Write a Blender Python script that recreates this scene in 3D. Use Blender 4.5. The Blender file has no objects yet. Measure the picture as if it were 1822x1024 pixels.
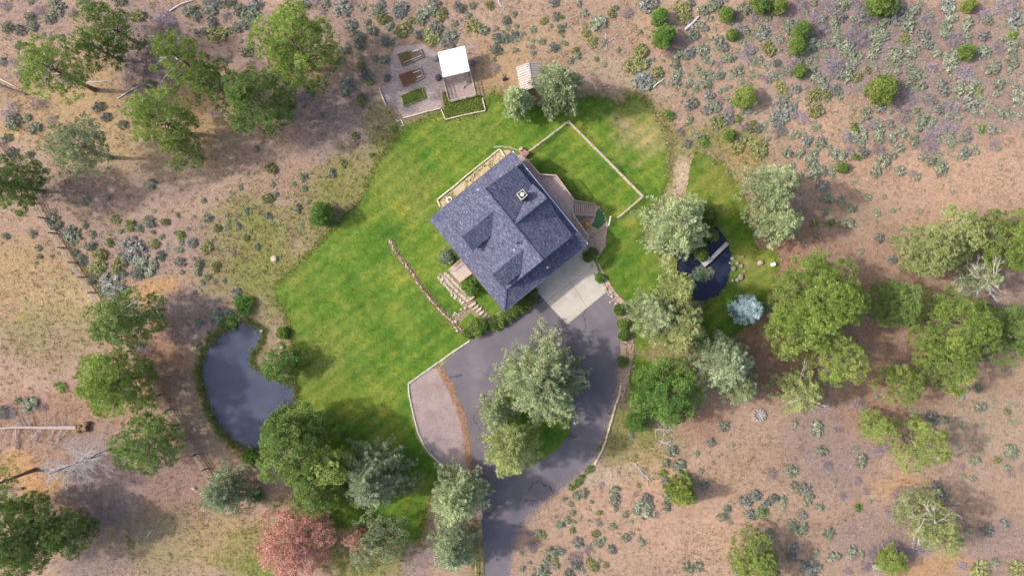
import bpy, bmesh, math, random
import numpy as np
from mathutils import Vector

# ------------------------------------------------------------------ camera, sky, sun, exposure
S = bpy.context.scene
COL = S.collection
CAMH = 104.0
PPM = 12.0                      # photograph pixels per metre on the ground
cam = bpy.data.cameras.new("camera"); camo = bpy.data.objects.new("camera", cam); COL.objects.link(camo)
camo.location = (0, 0, CAMH); camo.rotation_euler = (0, 0, 0)
cam.sensor_width = 36; cam.lens = 36 * CAMH / (1822 / PPM); cam.clip_end = 3000
S.camera = camo
SUN_EL, SUN_AZ = math.radians(39.5), math.radians(3)     # shadows fall to +x, a touch to -y
W = bpy.data.worlds.new("World"); S.world = W; W.use_nodes = True
nt = W.node_tree; bg = nt.nodes["Background"]
sky = nt.nodes.new("ShaderNodeTexSky"); sky.sky_type = 'NISHITA'; sky.sun_disc = False
sky.sun_elevation = SUN_EL; sky.sun_rotation = math.radians(-90) + SUN_AZ; sky.dust_density = 4.0; sky.ozone_density = .6
nt.links.new(sky.outputs[0], bg.inputs[0]); bg.inputs[1].default_value = 0.15
sl = bpy.data.lights.new("sun", 'SUN'); sl.energy = 2.5; sl.angle = math.radians(2.4); sl.color = (1, .95, .87)
so = bpy.data.objects.new("sun", sl); COL.objects.link(so)
sd = Vector((math.cos(SUN_EL) * math.cos(SUN_AZ), -math.cos(SUN_EL) * math.sin(SUN_AZ), -math.sin(SUN_EL)))
so.rotation_euler = sd.to_track_quat('-Z', 'Y').to_euler()
S.view_settings.view_transform = 'Standard'; S.view_settings.look = 'None'
S.view_settings.exposure = 0.76; S.view_settings.gamma = 1
S.render.resolution_x = 1024; S.render.resolution_y = 575
S.cycles.max_bounces = 6; S.cycles.transparent_max_bounces = 4

# ------------------------------------------------------------------ helpers
R = random.Random(7)
def G(px, py, z=0.0):
    """photograph position of a point at real height z -> its place in the world"""
    f = (CAMH - z) / CAMH / PPM
    return ((px - 911) * f, (512 - py) * f, z)
def T(tile, x, y):
    sc = 2.977 if tile[0] == 'C' else 3.0125
    return ({'1': 0, '2': 440, '3': 880, '4': 1340}[tile[1]] + x / sc, {'A': 0, 'B': 340, 'C': 680}[tile[0]] + y / sc)
def Z5(x, y): return (750 + x / 4.877, 240 + y / 4.877)
def Z6(x, y): return (750 + x / 4.877, 430 + y / 4.877)
def Z7(x, y): return (660 + x / 6.827, 70 + y / 6.827)
def Z8(x, y): return (860 + x / 5.6875, 80 + y / 5.6875)

def tag(o, label=None, cat=None, group=None, kind=None):
    if label: o["label"] = label
    if cat: o["category"] = cat
    if group: o["group"] = group
    if kind: o["kind"] = kind
    return o
def empty(name, loc, label, cat, group=None, rz=0):
    o = bpy.data.objects.new(name, None); COL.objects.link(o); o.location = loc; o.rotation_euler = (0, 0, rz)
    o.empty_display_size = .3
    return tag(o, label, cat, group)
def link(name, me, mat, parent=None, keep=False):
    o = bpy.data.objects.new(name, me); COL.objects.link(o)
    if mat is not None and not me.materials: me.materials.append(mat)
    if parent is not None:
        o.parent = parent
        if keep:                                  # mesh was written in world coordinates
            root = parent; L = Vector(parent.location)
            if parent.parent: L = L + Vector(parent.parent.location)
            me.transform(__import__('mathutils').Matrix.Translation(-L))
    return o

class MB:
    """collects shapes and links them as ONE mesh object"""
    def __init__(s): s.v = []; s.f = []
    def face(s, pts): n = len(s.v); s.v += [tuple(p) for p in pts]; s.f.append(list(range(n, n + len(pts))))
    def prism(s, pts, th, up=False):
        """polygon (3-D points, counter-clockwise from above) thickened straight down (or up) by th"""
        n = len(pts); d = th if up else -th
        A = [tuple(p) for p in pts]; B = [(p[0], p[1], p[2] + d) for p in pts]
        ar = sum(A[i][0] * A[(i + 1) % n][1] - A[(i + 1) % n][0] * A[i][1] for i in range(n))
        if ar < 0: A.reverse(); B.reverse()
        if up: A, B = B, A
        b = len(s.v); s.v += A + B
        s.f.append(list(range(b, b + n))); s.f.append(list(range(b + 2 * n - 1, b + n - 1, -1)))
        for i in range(n):
            j = (i + 1) % n; s.f.append([b + i, b + n + i, b + n + j, b + j])
    def box(s, c, size, rz=0.0, tilt=0.0):
        cx, cy, cz = c; a, b_, h = size[0] / 2, size[1] / 2, size[2] / 2
        n = len(s.v); ca, sa = math.cos(rz), math.sin(rz); ct, st = math.cos(tilt), math.sin(tilt)
        for x, y, z in ((-a, -b_, -h), (a, -b_, -h), (a, b_, -h), (-a, b_, -h), (-a, -b_, h), (a, -b_, h), (a, b_, h), (-a, b_, h)):
            x, z = x * ct - z * st, x * st + z * ct
            s.v.append((cx + x * ca - y * sa, cy + x * sa + y * ca, cz + z))
        for f in ((0, 3, 2, 1), (4, 5, 6, 7), (0, 1, 5, 4), (1, 2, 6, 5), (2, 3, 7, 6), (3, 0, 4, 7)): s.f.append([n + i for i in f])
    def bar(s, p, q, w, h, up=(0, 0, 1)):
        """rectangular bar from p to q"""
        p = Vector(p); q = Vector(q); d = (q - p).normalized(); u = Vector(up)
        if abs(d.dot(u)) > .95: u = Vector((1, 0, 0))
        a = d.cross(u).normalized(); b = a.cross(d).normalized(); n = len(s.v)
        for c in (p, q):
            for i, j in ((-1, -1), (1, -1), (1, 1), (-1, 1)): s.v.append(tuple(c + a * i * w / 2 + b * j * h / 2))
        for f in ((0, 3, 2, 1), (4, 5, 6, 7), (0, 1, 5, 4), (1, 2, 6, 5), (2, 3, 7, 6), (3, 0, 4, 7)): s.f.append([n + i for i in f])
    def tube(s, pts, rad, seg=7):
        P = [Vector(p) for p in pts]; n0 = len(s.v); m = len(P)
        for i, p in enumerate(P):
            d = (P[min(i + 1, m - 1)] - P[max(i - 1, 0)]).normalized()
            u = Vector((0, 0, 1)) if abs(d.z) < .9 else Vector((1, 0, 0))
            a = d.cross(u).normalized(); b = a.cross(d)
            r = rad[i] if isinstance(rad, (list, tuple)) else rad
            for k in range(seg):
                t = 2 * math.pi * k / seg; s.v.append(tuple(p + (a * math.cos(t) + b * math.sin(t)) * r))
        for i in range(m - 1):
            for k in range(seg):
                k2 = (k + 1) % seg; s.f.append([n0 + i * seg + k, n0 + (i + 1) * seg + k, n0 + (i + 1) * seg + k2, n0 + i * seg + k2])
        s.f.append([n0 + k for k in range(seg)]); s.f.append([n0 + (m - 1) * seg + k for k in range(seg - 1, -1, -1)])
    def rock(s, c, r, rng, flat=.6, seg=7):
        """irregular boulder"""
        n0 = len(s.v); rx, ry, rz = r * rng.uniform(.8, 1.25), r * rng.uniform(.7, 1.1), r * flat * rng.uniform(.8, 1.2)
        a0 = rng.uniform(0, 6); rings = 5
        for i in range(1, rings):
            t = math.pi * i / rings
            for k in range(seg):
                ph = 2 * math.pi * k / seg + a0; q = rng.uniform(.82, 1.12)
                s.v.append((c[0] + math.sin(t) ** .75 * math.cos(ph) * rx * q, c[1] + math.sin(t) ** .75 * math.sin(ph) * ry * q, c[2] + math.cos(t) * rz * rng.uniform(.85, 1.1)))
        top = len(s.v); s.v.append((c[0], c[1], c[2] + rz * .95)); s.v.append((c[0], c[1], c[2] - rz * .9))
        for i in range(rings - 2):
            for k in range(seg):
                k2 = (k + 1) % seg; s.f.append([n0 + i * seg + k, n0 + (i + 1) * seg + k, n0 + (i + 1) * seg + k2, n0 + i * seg + k2])
        for k in range(seg):
            k2 = (k + 1) % seg; s.f.append([top, n0 + k, n0 + k2]); b = n0 + (rings - 2) * seg; s.f.append([top + 1, b + k2, b + k])
    def mesh(s, name):
        me = bpy.data.meshes.new(name); me.from_pydata(s.v, [], s.f); me.validate(); me.update(); return me
    def build(s, name, mat, parent=None, smooth=False, keep=True):
        me = s.mesh(name)
        if smooth:
            for p in me.polygons: p.use_smooth = True
        return link(name, me, mat, parent, keep)

# ---- numpy leaf clouds
def norm(a): return a / (np.linalg.norm(a, axis=1, keepdims=True) + 1e-9)
def leaf_mesh(name, c, ax, n0, L, Wd, tint):
    """diamond shaped leaves / needle sprays: centre, long axis, facing, length, width, tint (0..1)"""
    N = len(c); side = norm(np.cross(n0, ax)); ax = norm(ax)
    L = np.broadcast_to(np.asarray(L, float).reshape(-1, 1), (N, 1)); Wd = np.broadcast_to(np.asarray(Wd, float).reshape(-1, 1), (N, 1))
    v = np.empty((N, 4, 3)); v[:, 0] = c - ax * L / 2; v[:, 1] = c + side * Wd / 2 + ax * L * .08
    v[:, 2] = c + ax * L / 2; v[:, 3] = c - side * Wd / 2 + ax * L * .08
    me = bpy.data.meshes.new(name); me.vertices.add(N * 4); me.vertices.foreach_set("co", v.reshape(-1).astype(np.float32))
    me.loops.add(N * 4); me.loops.foreach_set("vertex_index", np.arange(N * 4, dtype=np.int32))
    me.polygons.add(N); me.polygons.foreach_set("loop_start", np.arange(0, N * 4, 4, dtype=np.int32))
    try: me.polygons.foreach_set("loop_total", np.full(N, 4, dtype=np.int32))
    except Exception: pass
    at = me.attributes.new("tint", 'FLOAT', 'FACE'); at.data.foreach_set("value", np.clip(tint, 0, 1).astype(np.float32))
    me.update(calc_edges=True); return me

# ---- materials
def newmat(name):
    m = bpy.data.materials.new(name); m.use_nodes = True; t = m.node_tree; b = t.nodes["Principled BSDF"]; return m, t, b
def nd(t, ty, **kw):
    n = t.nodes.new(ty)
    for k, v in kw.items(): setattr(n, k, v)
    return n
def noise(t, scale, detail=4, rough=.6, co=None, dist=0):
    n = nd(t, "ShaderNodeTexNoise"); n.inputs["Scale"].default_value = scale; n.inputs["Detail"].default_value = detail
    n.inputs["Roughness"].default_value = rough; n.inputs["Distortion"].default_value = dist
    if co is not None: t.links.new(co, n.inputs["Vector"])
    return n.outputs["Fac"]
def ramp(t, fac, stops):
    r = nd(t, "ShaderNodeValToRGB"); e = r.color_ramp.elements
    while len(e) < len(stops): e.new(.5)
    for i, (p, c) in enumerate(stops): e[i].position = p; e[i].color = (*c, 1) if len(c) == 3 else c
    t.links.new(fac, r.inputs[0]); return r.outputs[0]
def mix(t, fac, a, b, mode='MIX'):
    n = nd(t, "ShaderNodeMix", data_type='RGBA', blend_type=mode)
    for k, v in ((0, fac), (6, a), (7, b)):
        if isinstance(v, bpy.types.NodeSocket): t.links.new(v, n.inputs[k])
        elif isinstance(v, (int, float)): n.inputs[k].default_value = v
        else: n.inputs[k].default_value = (*v, 1)
    return n.outputs[2]
def obco(t, kind="Object"): return nd(t, "ShaderNodeTexCoord").outputs[kind]
def bump(t, b, h, strength, dist):
    n = nd(t, "ShaderNodeBump"); n.inputs["Strength"].default_value = strength; n.inputs["Distance"].default_value = dist
    t.links.new(h, n.inputs["Height"]); t.links.new(n.outputs[0], b.inputs["Normal"])
def plain(name, ca, cb, scale=6, rough=.85, bmp=.3, detail=5, metal=0, bd=.03):
    m, t, b = newmat(name); co = obco(t); f = noise(t, scale, detail, .65, co)
    t.links.new(ramp(t, f, [(.3, ca), (.7, cb)]), b.inputs["Base Color"]); b.inputs["Roughness"].default_value = rough
    b.inputs["Metallic"].default_value = metal
    if bmp: bump(t, b, f, bmp, bd)
    b.inputs["Specular IOR Level"].default_value = .3
    return m
def leafmat(name, ca, cb, transl=.3, cm=None):
    m, t, b = newmat(name); a = nd(t, "ShaderNodeAttribute", attribute_name="tint")
    oi = nd(t, "ShaderNodeObjectInfo")
    st = [(0, ca), (1, cb)] if cm is None else [(0, ca), (.5, cm), (1, cb)]
    c = ramp(t, a.outputs["Fac"], st)
    hs = nd(t, "ShaderNodeHueSaturation"); t.links.new(c, hs.inputs["Color"])
    mr = nd(t, "ShaderNodeMapRange"); mr.inputs[3].default_value = .82; mr.inputs[4].default_value = 1.18
    t.links.new(oi.outputs["Random"], mr.inputs[0]); t.links.new(mr.outputs[0], hs.inputs["Value"])
    t.links.new(hs.outputs[0], b.inputs["Base Color"]); b.inputs["Roughness"].default_value = .7
    b.inputs["Specular IOR Level"].default_value = .25
    tr = nd(t, "ShaderNodeBsdfTranslucent"); t.links.new(hs.outputs[0], tr.inputs[0])
    mx = nd(t, "ShaderNodeMixShader"); mx.inputs[0].default_value = transl
    t.links.new(b.outputs[0], mx.inputs[1]); t.links.new(tr.outputs[0], mx.inputs[2])
    t.links.new(mx.outputs[0], t.nodes["Material Output"].inputs[0]); return m

LM = {
 'pine':   leafmat("needles_pine",   (.10, .16, .03), (.60, .67, .19), .3, (.26, .35, .08)),
 'dark':   leafmat("needles_dark",   (.08, .14, .035), (.48, .57, .19), .3, (.20, .29, .08)),
 'olive':  leafmat("needles_olive",  (.15, .19, .07), (.62, .64, .29), .3, (.33, .38, .15)),
 'silver': leafmat("needles_silver", (.15, .20, .09), (.70, .75, .43), .3, (.36, .43, .23)),
 'teal':   leafmat("needles_teal",   (.13, .18, .10), (.62, .68, .45), .3, (.32, .39, .23)),
 'blue':   leafmat("needles_blue",   (.13, .20, .22), (.56, .72, .74), .25),
 'green':  leafmat("leaves_green",   (.07, .15, .03), (.46, .56, .19), .35, (.21, .31, .08)),
 'lush':   leafmat("leaves_lush",    (.09, .18, .04), (.44, .60, .18), .35, (.21, .36, .085)),
 'yellow': leafmat("leaves_yellow",  (.15, .21, .05), (.58, .64, .22), .35, (.31, .39, .10)),
 'pink':   leafmat("leaves_pink",    (.46, .22, .16), (.90, .60, .50), .3, (.68, .39, .32)),
 'sage':   leafmat("leaves_sage",    (.13, .155, .11), (.54, .56, .41), .15, (.29, .325, .235)),
 'bluesage': leafmat("leaves_bluesage", (.13, .145, .13), (.46, .47, .42), .15, (.26, .28, .25)),
 'deadb':  leafmat("twigs_grey",     (.15, .12, .15), (.42, .36, .42), .05),
 'oliveb': leafmat("leaves_olivebush", (.14, .16, .06), (.46, .46, .20), .2),
 'straw':  leafmat("grass_straw",    (.24, .18, .10), (.60, .47, .29), .3, (.38, .30, .17)),
 'weed':   leafmat("grass_weed",     (.10, .15, .03), (.42, .42, .14), .3, (.21, .25, .06)),
 'turf':   leafmat("grass_turf",     (.045, .12, .010), (.25, .34, .04), .3),
 'litter': leafmat("twig_litter",    (.13, .10, .10), (.48, .41, .40), 0, (.28, .22, .21)),
 'rust':   leafmat("leaf_litter_rust", (.22, .11, .07), (.62, .42, .27), .1, (.40, .23, .14)),
}
bark = plain("bark", (.10, .07, .06), (.24, .18, .15), 5, .95, .8)
barkgrey = plain("bark_dead", (.36, .32, .33), (.66, .60, .61), 5, .95, .5)
wood_pale = plain("timber_pale", (.42, .36, .27), (.66, .59, .47), 3, .9, .4)
wood_grey = plain("timber_grey", (.24, .21, .19), (.42, .38, .34), 4, .9, .4)
wood_dark = plain("timber_dark", (.025, .02, .02), (.06, .05, .045), 6, .9, .4)
wood_deck = plain("deck_boards", (.30, .22, .20), (.46, .36, .33), 3, .85, .4)
wood_rail = plain("deck_railing", (.36, .24, .20), (.54, .40, .33), 5, .85, .3)
concrete = plain("concrete", (.40, .37, .33), (.54, .51, .46), 1.3, .9, .3, 8)
stone = plain("stone", (.24, .19, .16), (.48, .39, .33), 2.2, .9, .9)
stone_pale = plain("stone_pale", (.30, .25, .20), (.54, .46, .38), 2.5, .9, .8)
siding = plain("siding", (.36, .30, .23), (.42, .35, .28), 3, .8, .1)
white = plain("white_paint", (.80, .80, .82), (.86, .86, .87), 2, .5, 0)
metal = plain("metal", (.42, .42, .44), (.55, .55, .57), 8, .4, 0, metal=.6)
black = plain("black_paint", (.012, .012, .014), (.03, .03, .03), 5, .6, 0)
soil = plain("soil_dark", (.12, .07, .05), (.24, .15, .11), 4, .95, .8)
orange = plain("orange_plastic", (.62, .24, .03), (.75, .32, .05), 3, .5, 0)
m, t, b = newmat("glass_dark"); b.inputs["Base Color"].default_value = (.03, .04, .05, 1); b.inputs["Roughness"].default_value = .08; glass = m

def inpoly(X, Y, P):
    r = np.zeros(X.shape, bool); n = len(P)
    for i in range(n):
        x1, y1 = P[i][:2]; x2, y2 = P[(i + 1) % n][:2]
        if y1 == y2: continue
        c = ((y1 > Y) != (y2 > Y)) & (X < (x2 - x1) * (Y - y1) / (y2 - y1) + x1); r ^= c
    return r
def distpoly(X, Y, P, closed=True):
    d = np.full(X.shape, 1e9); n = len(P)
    for i in range(n if closed else n - 1):
        x1, y1 = P[i][:2]; x2, y2 = P[(i + 1) % n][:2]; dx, dy = x2 - x1, y2 - y1
        tt = np.clip(((X - x1) * dx + (Y - y1) * dy) / (dx * dx + dy * dy + 1e-9), 0, 1)
        d = np.minimum(d, np.hypot(X - x1 - tt * dx, Y - y1 - tt * dy))
    return d
def GP(L, z=0.0): return [G(x, y, z) for x, y in L]
def vnoise(X, Y, s, seed):
    """smooth value noise on the plane, cell size s metres"""
    g = np.random.RandomState(seed).rand(256, 256); x = X / s + 500; y = Y / s + 500
    xi = np.floor(x).astype(int); yi = np.floor(y).astype(int); fx = x - xi; fy = y - yi
    fx = fx * fx * (3 - 2 * fx); fy = fy * fy * (3 - 2 * fy); a = xi % 256; b = yi % 256; a1 = (xi + 1) % 256; b1 = (yi + 1) % 256
    return (g[a, b] * (1 - fx) + g[a1, b] * fx) * (1 - fy) + (g[a, b1] * (1 - fx) + g[a1, b1] * fx) * fy
def fnoise(X, Y, s, seed): return (vnoise(X, Y, s, seed) * .5 + vnoise(X, Y, s / 2.1, seed + 1) * .28 + vnoise(X, Y, s / 4.3, seed + 2) * .22)
def smooth_loop(P, sub=6):
    """Catmull-Rom through a closed loop"""
    n = len(P); out = []
    for i in range(n):
        p0, p1, p2, p3 = [np.array(P[(i + k) % n][:2], float) for k in (-1, 0, 1, 2)]
        for j in range(sub):
            u = j / sub; q = .5 * ((2 * p1) + (-p0 + p2) * u + (2 * p0 - 5 * p1 + 4 * p2 - p3) * u * u + (-p0 + 3 * p1 - 3 * p2 + p3) * u ** 3)
            out.append((float(q[0]), float(q[1])))
    return out
def jitter_loop(P, step, amp, seed):
    out = []; n = len(P); k = 0
    for i in range(n):
        a = np.array(P[i][:2]); b = np.array(P[(i + 1) % n][:2]); L = np.linalg.norm(b - a); m_ = max(1, int(L / step))
        nx, ny = (b - a)[1] / (L + 1e-9), -(b - a)[0] / (L + 1e-9)
        for j in range(m_):
            p = a + (b - a) * j / m_; q = (float(fnoise(np.array([p[0]]), np.array([p[1]]), 1.6, seed)[0]) - .5) * 2.4 * amp
            q += R.uniform(-.35, .35) * amp
            out.append((p[0] + nx * q, p[1] + ny * q))
    return out
def sheet(name, loop, z, mat, holes=(), kind='structure', label=None, cat=None):
    """flat sheet from an outline (with holes), triangulated"""
    bm = bmesh.new(); es = []
    for L in [loop] + list(holes):
        vs = [bm.verts.new((p[0], p[1], z)) for p in L]
        es += [bm.edges.new((vs[i], vs[(i + 1) % len(vs)])) for i in range(len(vs))]
    bmesh.ops.triangle_fill(bm, use_beauty=True, use_dissolve=False, edges=es, normal=(0, 0, 1))
    for f in bm.faces:
        if f.normal.z < 0: f.normal_flip()
    me = bpy.data.meshes.new(name); bm.to_mesh(me); bm.free(); o = link(name, me, mat); return tag(o, label, cat, None, kind)

# ------------------------------------------------------------------ outlines (photograph pixels)
pond1_px = [(428,571),(447,576),(463,583),(468,598),(458,616),(446,632),(444,645),(458,657),(478,670),(500,679),(519,679),(525,697),(520,715),(498,732),(476,757),(466,798),(446,801),(418,790),(393,765),(373,730),(361,692),(357,660),(362,630),(376,605),(402,586),(416,577)]
pond2_px = [(1238,392),(1254,386),(1266,392),(1276,405),(1291,428),(1301,452),(1300,482),(1291,508),(1275,527),(1250,533),(1226,526),(1212,508),(1202,484),(1199,455),(1206,430),(1220,408)]
lawn_px = [(488,508),(520,478),(560,440),(598,398),(640,360),(655,325),(672,285),(699,252),(722,226),(785,199),(792,212),(863,196),(868,170),(885,166),(900,185),(940,190),(1000,180),(1039,173),(1079,176),(1110,190),(1116,171),(1146,176),(1165,199),(1185,229),(1194,266),(1189,319),(1178,345),(1150,385),(1143,420),(1150,440),(1200,458),(1206,500),(1160,560),(1150,620),(1136,625),(1126,572),(1112,536),(1092,519),(1072,489),(1058,463),(1078,438),(1081,404),(1040,440),(956,520),(880,580),(864,590),(834,604),(769,651),(724,681),(729,722),(739,770),(758,805),(789,833),(783,850),(764,880),(752,935),(742,965),(715,960),(690,975),(640,965),(600,930),(560,880),(545,800),(530,705),(524,664),(518,600),(508,558),(492,530)]
lawn2_px = [(1230,288),(1238,270),(1262,276),(1288,294),(1312,329),(1330,370),(1336,410),(1350,440),(1378,445),(1384,470),(1372,520),(1350,560),(1300,600),(1252,640),(1235,600),(1258,534),(1278,528),(1292,509),(1302,480),(1302,452),(1292,428),(1277,404),(1266,391),(1254,385),(1236,390),(1220,352),(1224,315)]
lawn3_px = [(1110,655),(1128,630),(1150,640),(1180,660),(1230,670),(1215,720),(1170,735),(1130,720)]
drive_px = [(862,1060),(861,1000),(858,950),(856,905),(850,870),(838,838),(832,805),(829,772),(819,730),(801,690),(783,654),(800,637),(834,606),(862,592),(884,578),(920,555),(952,520),(990,500),(1082,514),(1094,535),(1102,565),(1104,600),(1102,640),(1096,690),(1088,728),(1077,766),(1064,800),(1048,826),(1020,852),(990,874),(962,896),(938,920),(920,950),(909,985),(905,1060)]
gravel_px = [(729,684),(769,655),(783,654),(801,690),(819,730),(829,772),(832,805),(838,838),(812,838),(790,828),(762,802),(744,768),(734,724)]
island_px = [(900,650),(935,640),(985,655),(1010,690),(1018,730),(1013,768),(995,795),(970,815),(945,826),(915,820),(893,795),(884,750),(885,700)]
pad_px = [(1040,428),(1081,517),(1009,577),(936,498)]
garden_px = [Z7(300,100),Z7(600,60),Z7(760,120),Z7(840,250),Z7(880,480),Z7(950,770),Z7(870,600),Z7(850,845),Z7(390,960),(Z7(300,810)),Z7(180,800),Z7(100,590),Z7(230,520),Z7(240,220)]
pen_px = [Z7(830,380),Z7(1215,300),Z7(1275,690),Z7(950,775)]

# ------------------------------------------------------------------ ground: one sheet out to the horizon, ponds sunk into it
fx = np.arange(-84, 84.01, .3); fy = np.arange(-50, 50.01, .3)
outx = np.array([100, 130, 180, 260, 400, 700, 1200.]); outy = np.array([65, 90, 130, 200, 320, 600, 1200.])
gx = np.concatenate([-outx[::-1], fx, outx]); gy = np.concatenate([-outy[::-1], fy, outy])
X, Y = np.meshgrid(gx, gy); PX = 911 + X * PPM; PY = 512 - Y * PPM
n1 = fnoise(X, Y, 9, 3); n2 = fnoise(X, Y, 2.2, 11); n3 = fnoise(X, Y, .8, 21); wob = (fnoise(X, Y, 5, 31) - .5)
C = np.empty(X.shape + (3,)); C[:] = (.352, .248, .178)
def blend(col, m):
    global C
    m = np.clip(m, 0, 1)[..., None]; C = C * (1 - m) + np.array(col) * m
blend((.41, .295, .22), (n1 - .45) * 2.2); blend((.29, .19, .14), (.5 - n2) * 1.6)
OC, OL, PU, RU, SA, TA, GR = (.38, .265, .135), (.21, .21, .065), (.24, .18, .175), (.30, .17, .11), (.47, .305, .205), (.38, .295, .20), (.17, .21, .045)
blobs = [  # x, y, rx, ry, strength, colour (what grows or lies there, plus painted tree shade)
 (70,505,130,70,.65,OC),(120,545,80,50,.45,(.42,.33,.18)),(30,450,60,40,.5,OC),(110,600,90,60,.35,OL),(150,500,60,30,.3,OL),(30,590,50,40,.4,OL),
 (270,512,55,24,.7,(.46,.28,.12)),(275,610,60,60,.6,RU),(290,680,50,60,.6,RU),(15,235,26,14,.7,(.5,.38,.10)),(190,150,90,70,.6,OC),(240,250,190,80,.5,(.40,.30,.15)),(60,200,90,60,.5,OC),
 (250,60,95,75,.8,PU),(275,150,60,60,.7,PU),(350,190,60,50,.6,OC),(600,215,110,70,.6,PU),(560,105,90,26,.4,(.4,.23,.12)),(690,60,110,40,.4,OC),(430,60,90,60,.4,PU),(60,30,80,50,.3,PU),  # grey patch left of the garden: pine shadow painted into the soil colour
 (200,330,170,50,.4,PU),(450,430,80,80,.8,OL),(470,500,60,80,.8,OL),(600,330,70,50,.7,OL),(560,380,60,60,.6,OL),(630,300,50,60,.5,OL),(680,230,36,60,.7,OL),(400,490,50,60,.4,OL),(330,570,70,50,.6,PU),
 (250,880,150,80,.7,PU),(340,960,150,70,.42,OL),(330,870,90,60,.5,RU),(450,985,60,60,.8,GR),(100,745,130,60,.6,RU),(60,835,80,40,.7,(.48,.27,.10)),(170,1005,70,40,.7,PU),(400,960,80,60,.5,OC),
 (150,810,90,45,.6,PU),(640,990,90,50,.8,OL),(750,985,40,50,.7,PU),(560,900,80,60,.5,OL),(845,990,20,60,.6,OL),
 (1130,790,80,60,.75,OL),(1110,700,40,80,.7,OL),(1160,850,60,40,.5,OC),(1240,750,50,50,.6,RU),(1300,600,60,60,.6,RU),(1350,640,80,80,.7,(.27,.16,.12)),(1530,640,140,90,.6,(.30,.19,.13)),(1580,500,130,70,.5,(.34,.21,.15)),
 (1480,800,80,90,.6,PU),(1560,960,80,70,.6,PU),(1600,720,110,60,.5,RU),(1600,860,70,22,.6,(.43,.26,.14)),(1650,1010,80,26,.7,(.43,.26,.13)),(1760,640,130,60,.45,OC),(1740,760,100,60,.4,TA),(1790,980,70,70,.5,PU),
 (1720,300,190,110,.6,SA),(1470,330,90,60,.5,SA),(1300,60,110,20,.4,SA),(1180,60,50,60,.5,SA),(1450,200,60,50,.5,SA),(1500,40,190,60,.7,PU),(1600,90,230,70,.6,PU),(1700,190,160,80,.5,PU),(1500,110,120,60,.5,PU),(250,440,160,60,.3,PU),(640,40,160,50,.4,PU),(1080,860,140,60,.45,SA),(1250,920,120,90,.5,SA),(1100,950,150,60,.3,SA),
 (1130,145,70,40,.6,TA),(1060,120,50,20,.5,TA),(940,70,110,40,.5,OC),(865,130,34,40,.5,(.42,.25,.12)),(900,140,40,60,.6,OC),(1000,60,70,30,.3,TA),(1205,285,34,60,.9,(.47,.37,.25)),(1210,310,20,40,.7,(.50,.40,.28)),(1240,250,90,34,.7,OL),(1310,270,60,50,.7,OL),(1300,300,30,80,.6,OC),
 (1190,215,20,50,.7,OC),(1390,470,50,60,.7,(.38,.22,.15)),(1340,430,30,80,.6,TA),(1420,450,80,40,.5,RU),(1360,520,40,40,.7,OL),(1220,600,120,80,.6,OL),(1190,395,60,60,.6,OL),(640,960,40,30,.5,RU),
 (860,190,30,16,.6,OL),(1150,330,30,40,.5,OL),(810,620,60,20,.6,TA),(1110,620,24,110,.9,(.46,.33,.25)),(1060,840,60,24,.7,(.44,.34,.26))]
wx = wob * 55; wy = (fnoise(X, Y, 5, 77) - .5) * 55
for bx, by, rx, ry, st, col in blobs:
    d = ((PX + wx - bx) / rx) ** 2 + ((PY + wy - by) / ry) ** 2
    blend(col, st * np.clip(1.35 - d, 0, 1) * (.55 + .9 * n2))
P1 = smooth_loop(GP(pond1_px)); P2 = smooth_loop(GP(pond2_px)); LW = GP(lawn_px)
din1 = inpoly(X, Y, P1); dd1 = distpoly(X, Y, P1); din2 = inpoly(X, Y, P2); dd2 = distpoly(X, Y, P2)
blend((.19, .20, .07), (1 - dd1 / 2.0) * (.2 + 1.1 * n2)); blend((.15, .13, .085), (1 - dd1 / .6)); blend((.13, .12, .10), (1 - dd2 / .7))
dl = distpoly(X, Y, LW); blend(OL, (1 - dl / 1.8) * .8)
blend((.10, .085, .06), din1 * 1.0); blend((.05, .05, .05), din2 * 1.0)
blend((.20, .15, .11), din1 * np.clip(1 - np.hypot(PX - 505, PY - 700) / 48, 0, 1) * 1.4)      # silty shallow corner
s1 = np.where(din1, -dd1, dd1); s2 = np.where(din2, -dd2, dd2)
Zg = np.zeros(X.shape)
for s_, dep in ((s1, .75), (s2, 1.0)): Zg -= dep * np.clip((.55 - s_) / 2.0, 0, 1) ** 1.2
far = np.maximum(np.abs(X) / 84, np.abs(Y) / 50)
fine = (far < 1) & (s1 > .8) & (s2 > .8)
Zg += np.where(far > 1, 0, 0)
C *= (.83 + .24 * n3)[..., None]; C[..., 2] *= 1.03
ny_, nx_ = X.shape
me = bpy.data.meshes.new("ground"); V = np.stack([X, Y, Zg], -1).reshape(-1, 3)
me.vertices.add(len(V)); me.vertices.foreach_set("co", V.reshape(-1).astype(np.float32))
idx = np.arange(nx_ * ny_).reshape(ny_, nx_); q = np.stack([idx[:-1, :-1], idx[:-1, 1:], idx[1:, 1:], idx[1:, :-1]], -1).reshape(-1)
nf = len(q) // 4; me.loops.add(nf * 4); me.loops.foreach_set("vertex_index", q.astype(np.int32)); me.polygons.add(nf)
me.polygons.foreach_set("loop_start", np.arange(0, nf * 4, 4, dtype=np.int32))
try: me.polygons.foreach_set("loop_total", np.full(nf, 4, dtype=np.int32))
except Exception: pass
ca = me.attributes.new("soil", 'FLOAT_COLOR', 'POINT'); ca.data.foreach_set("color", np.concatenate([np.clip(C, 0, 1).reshape(-1, 3), np.ones((len(V), 1))], 1).reshape(-1).astype(np.float32))
me.update(calc_edges=True)
m, t, b = newmat("earth"); co = obco(t); a = nd(t, "ShaderNodeAttribute", attribute_name="soil")
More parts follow.
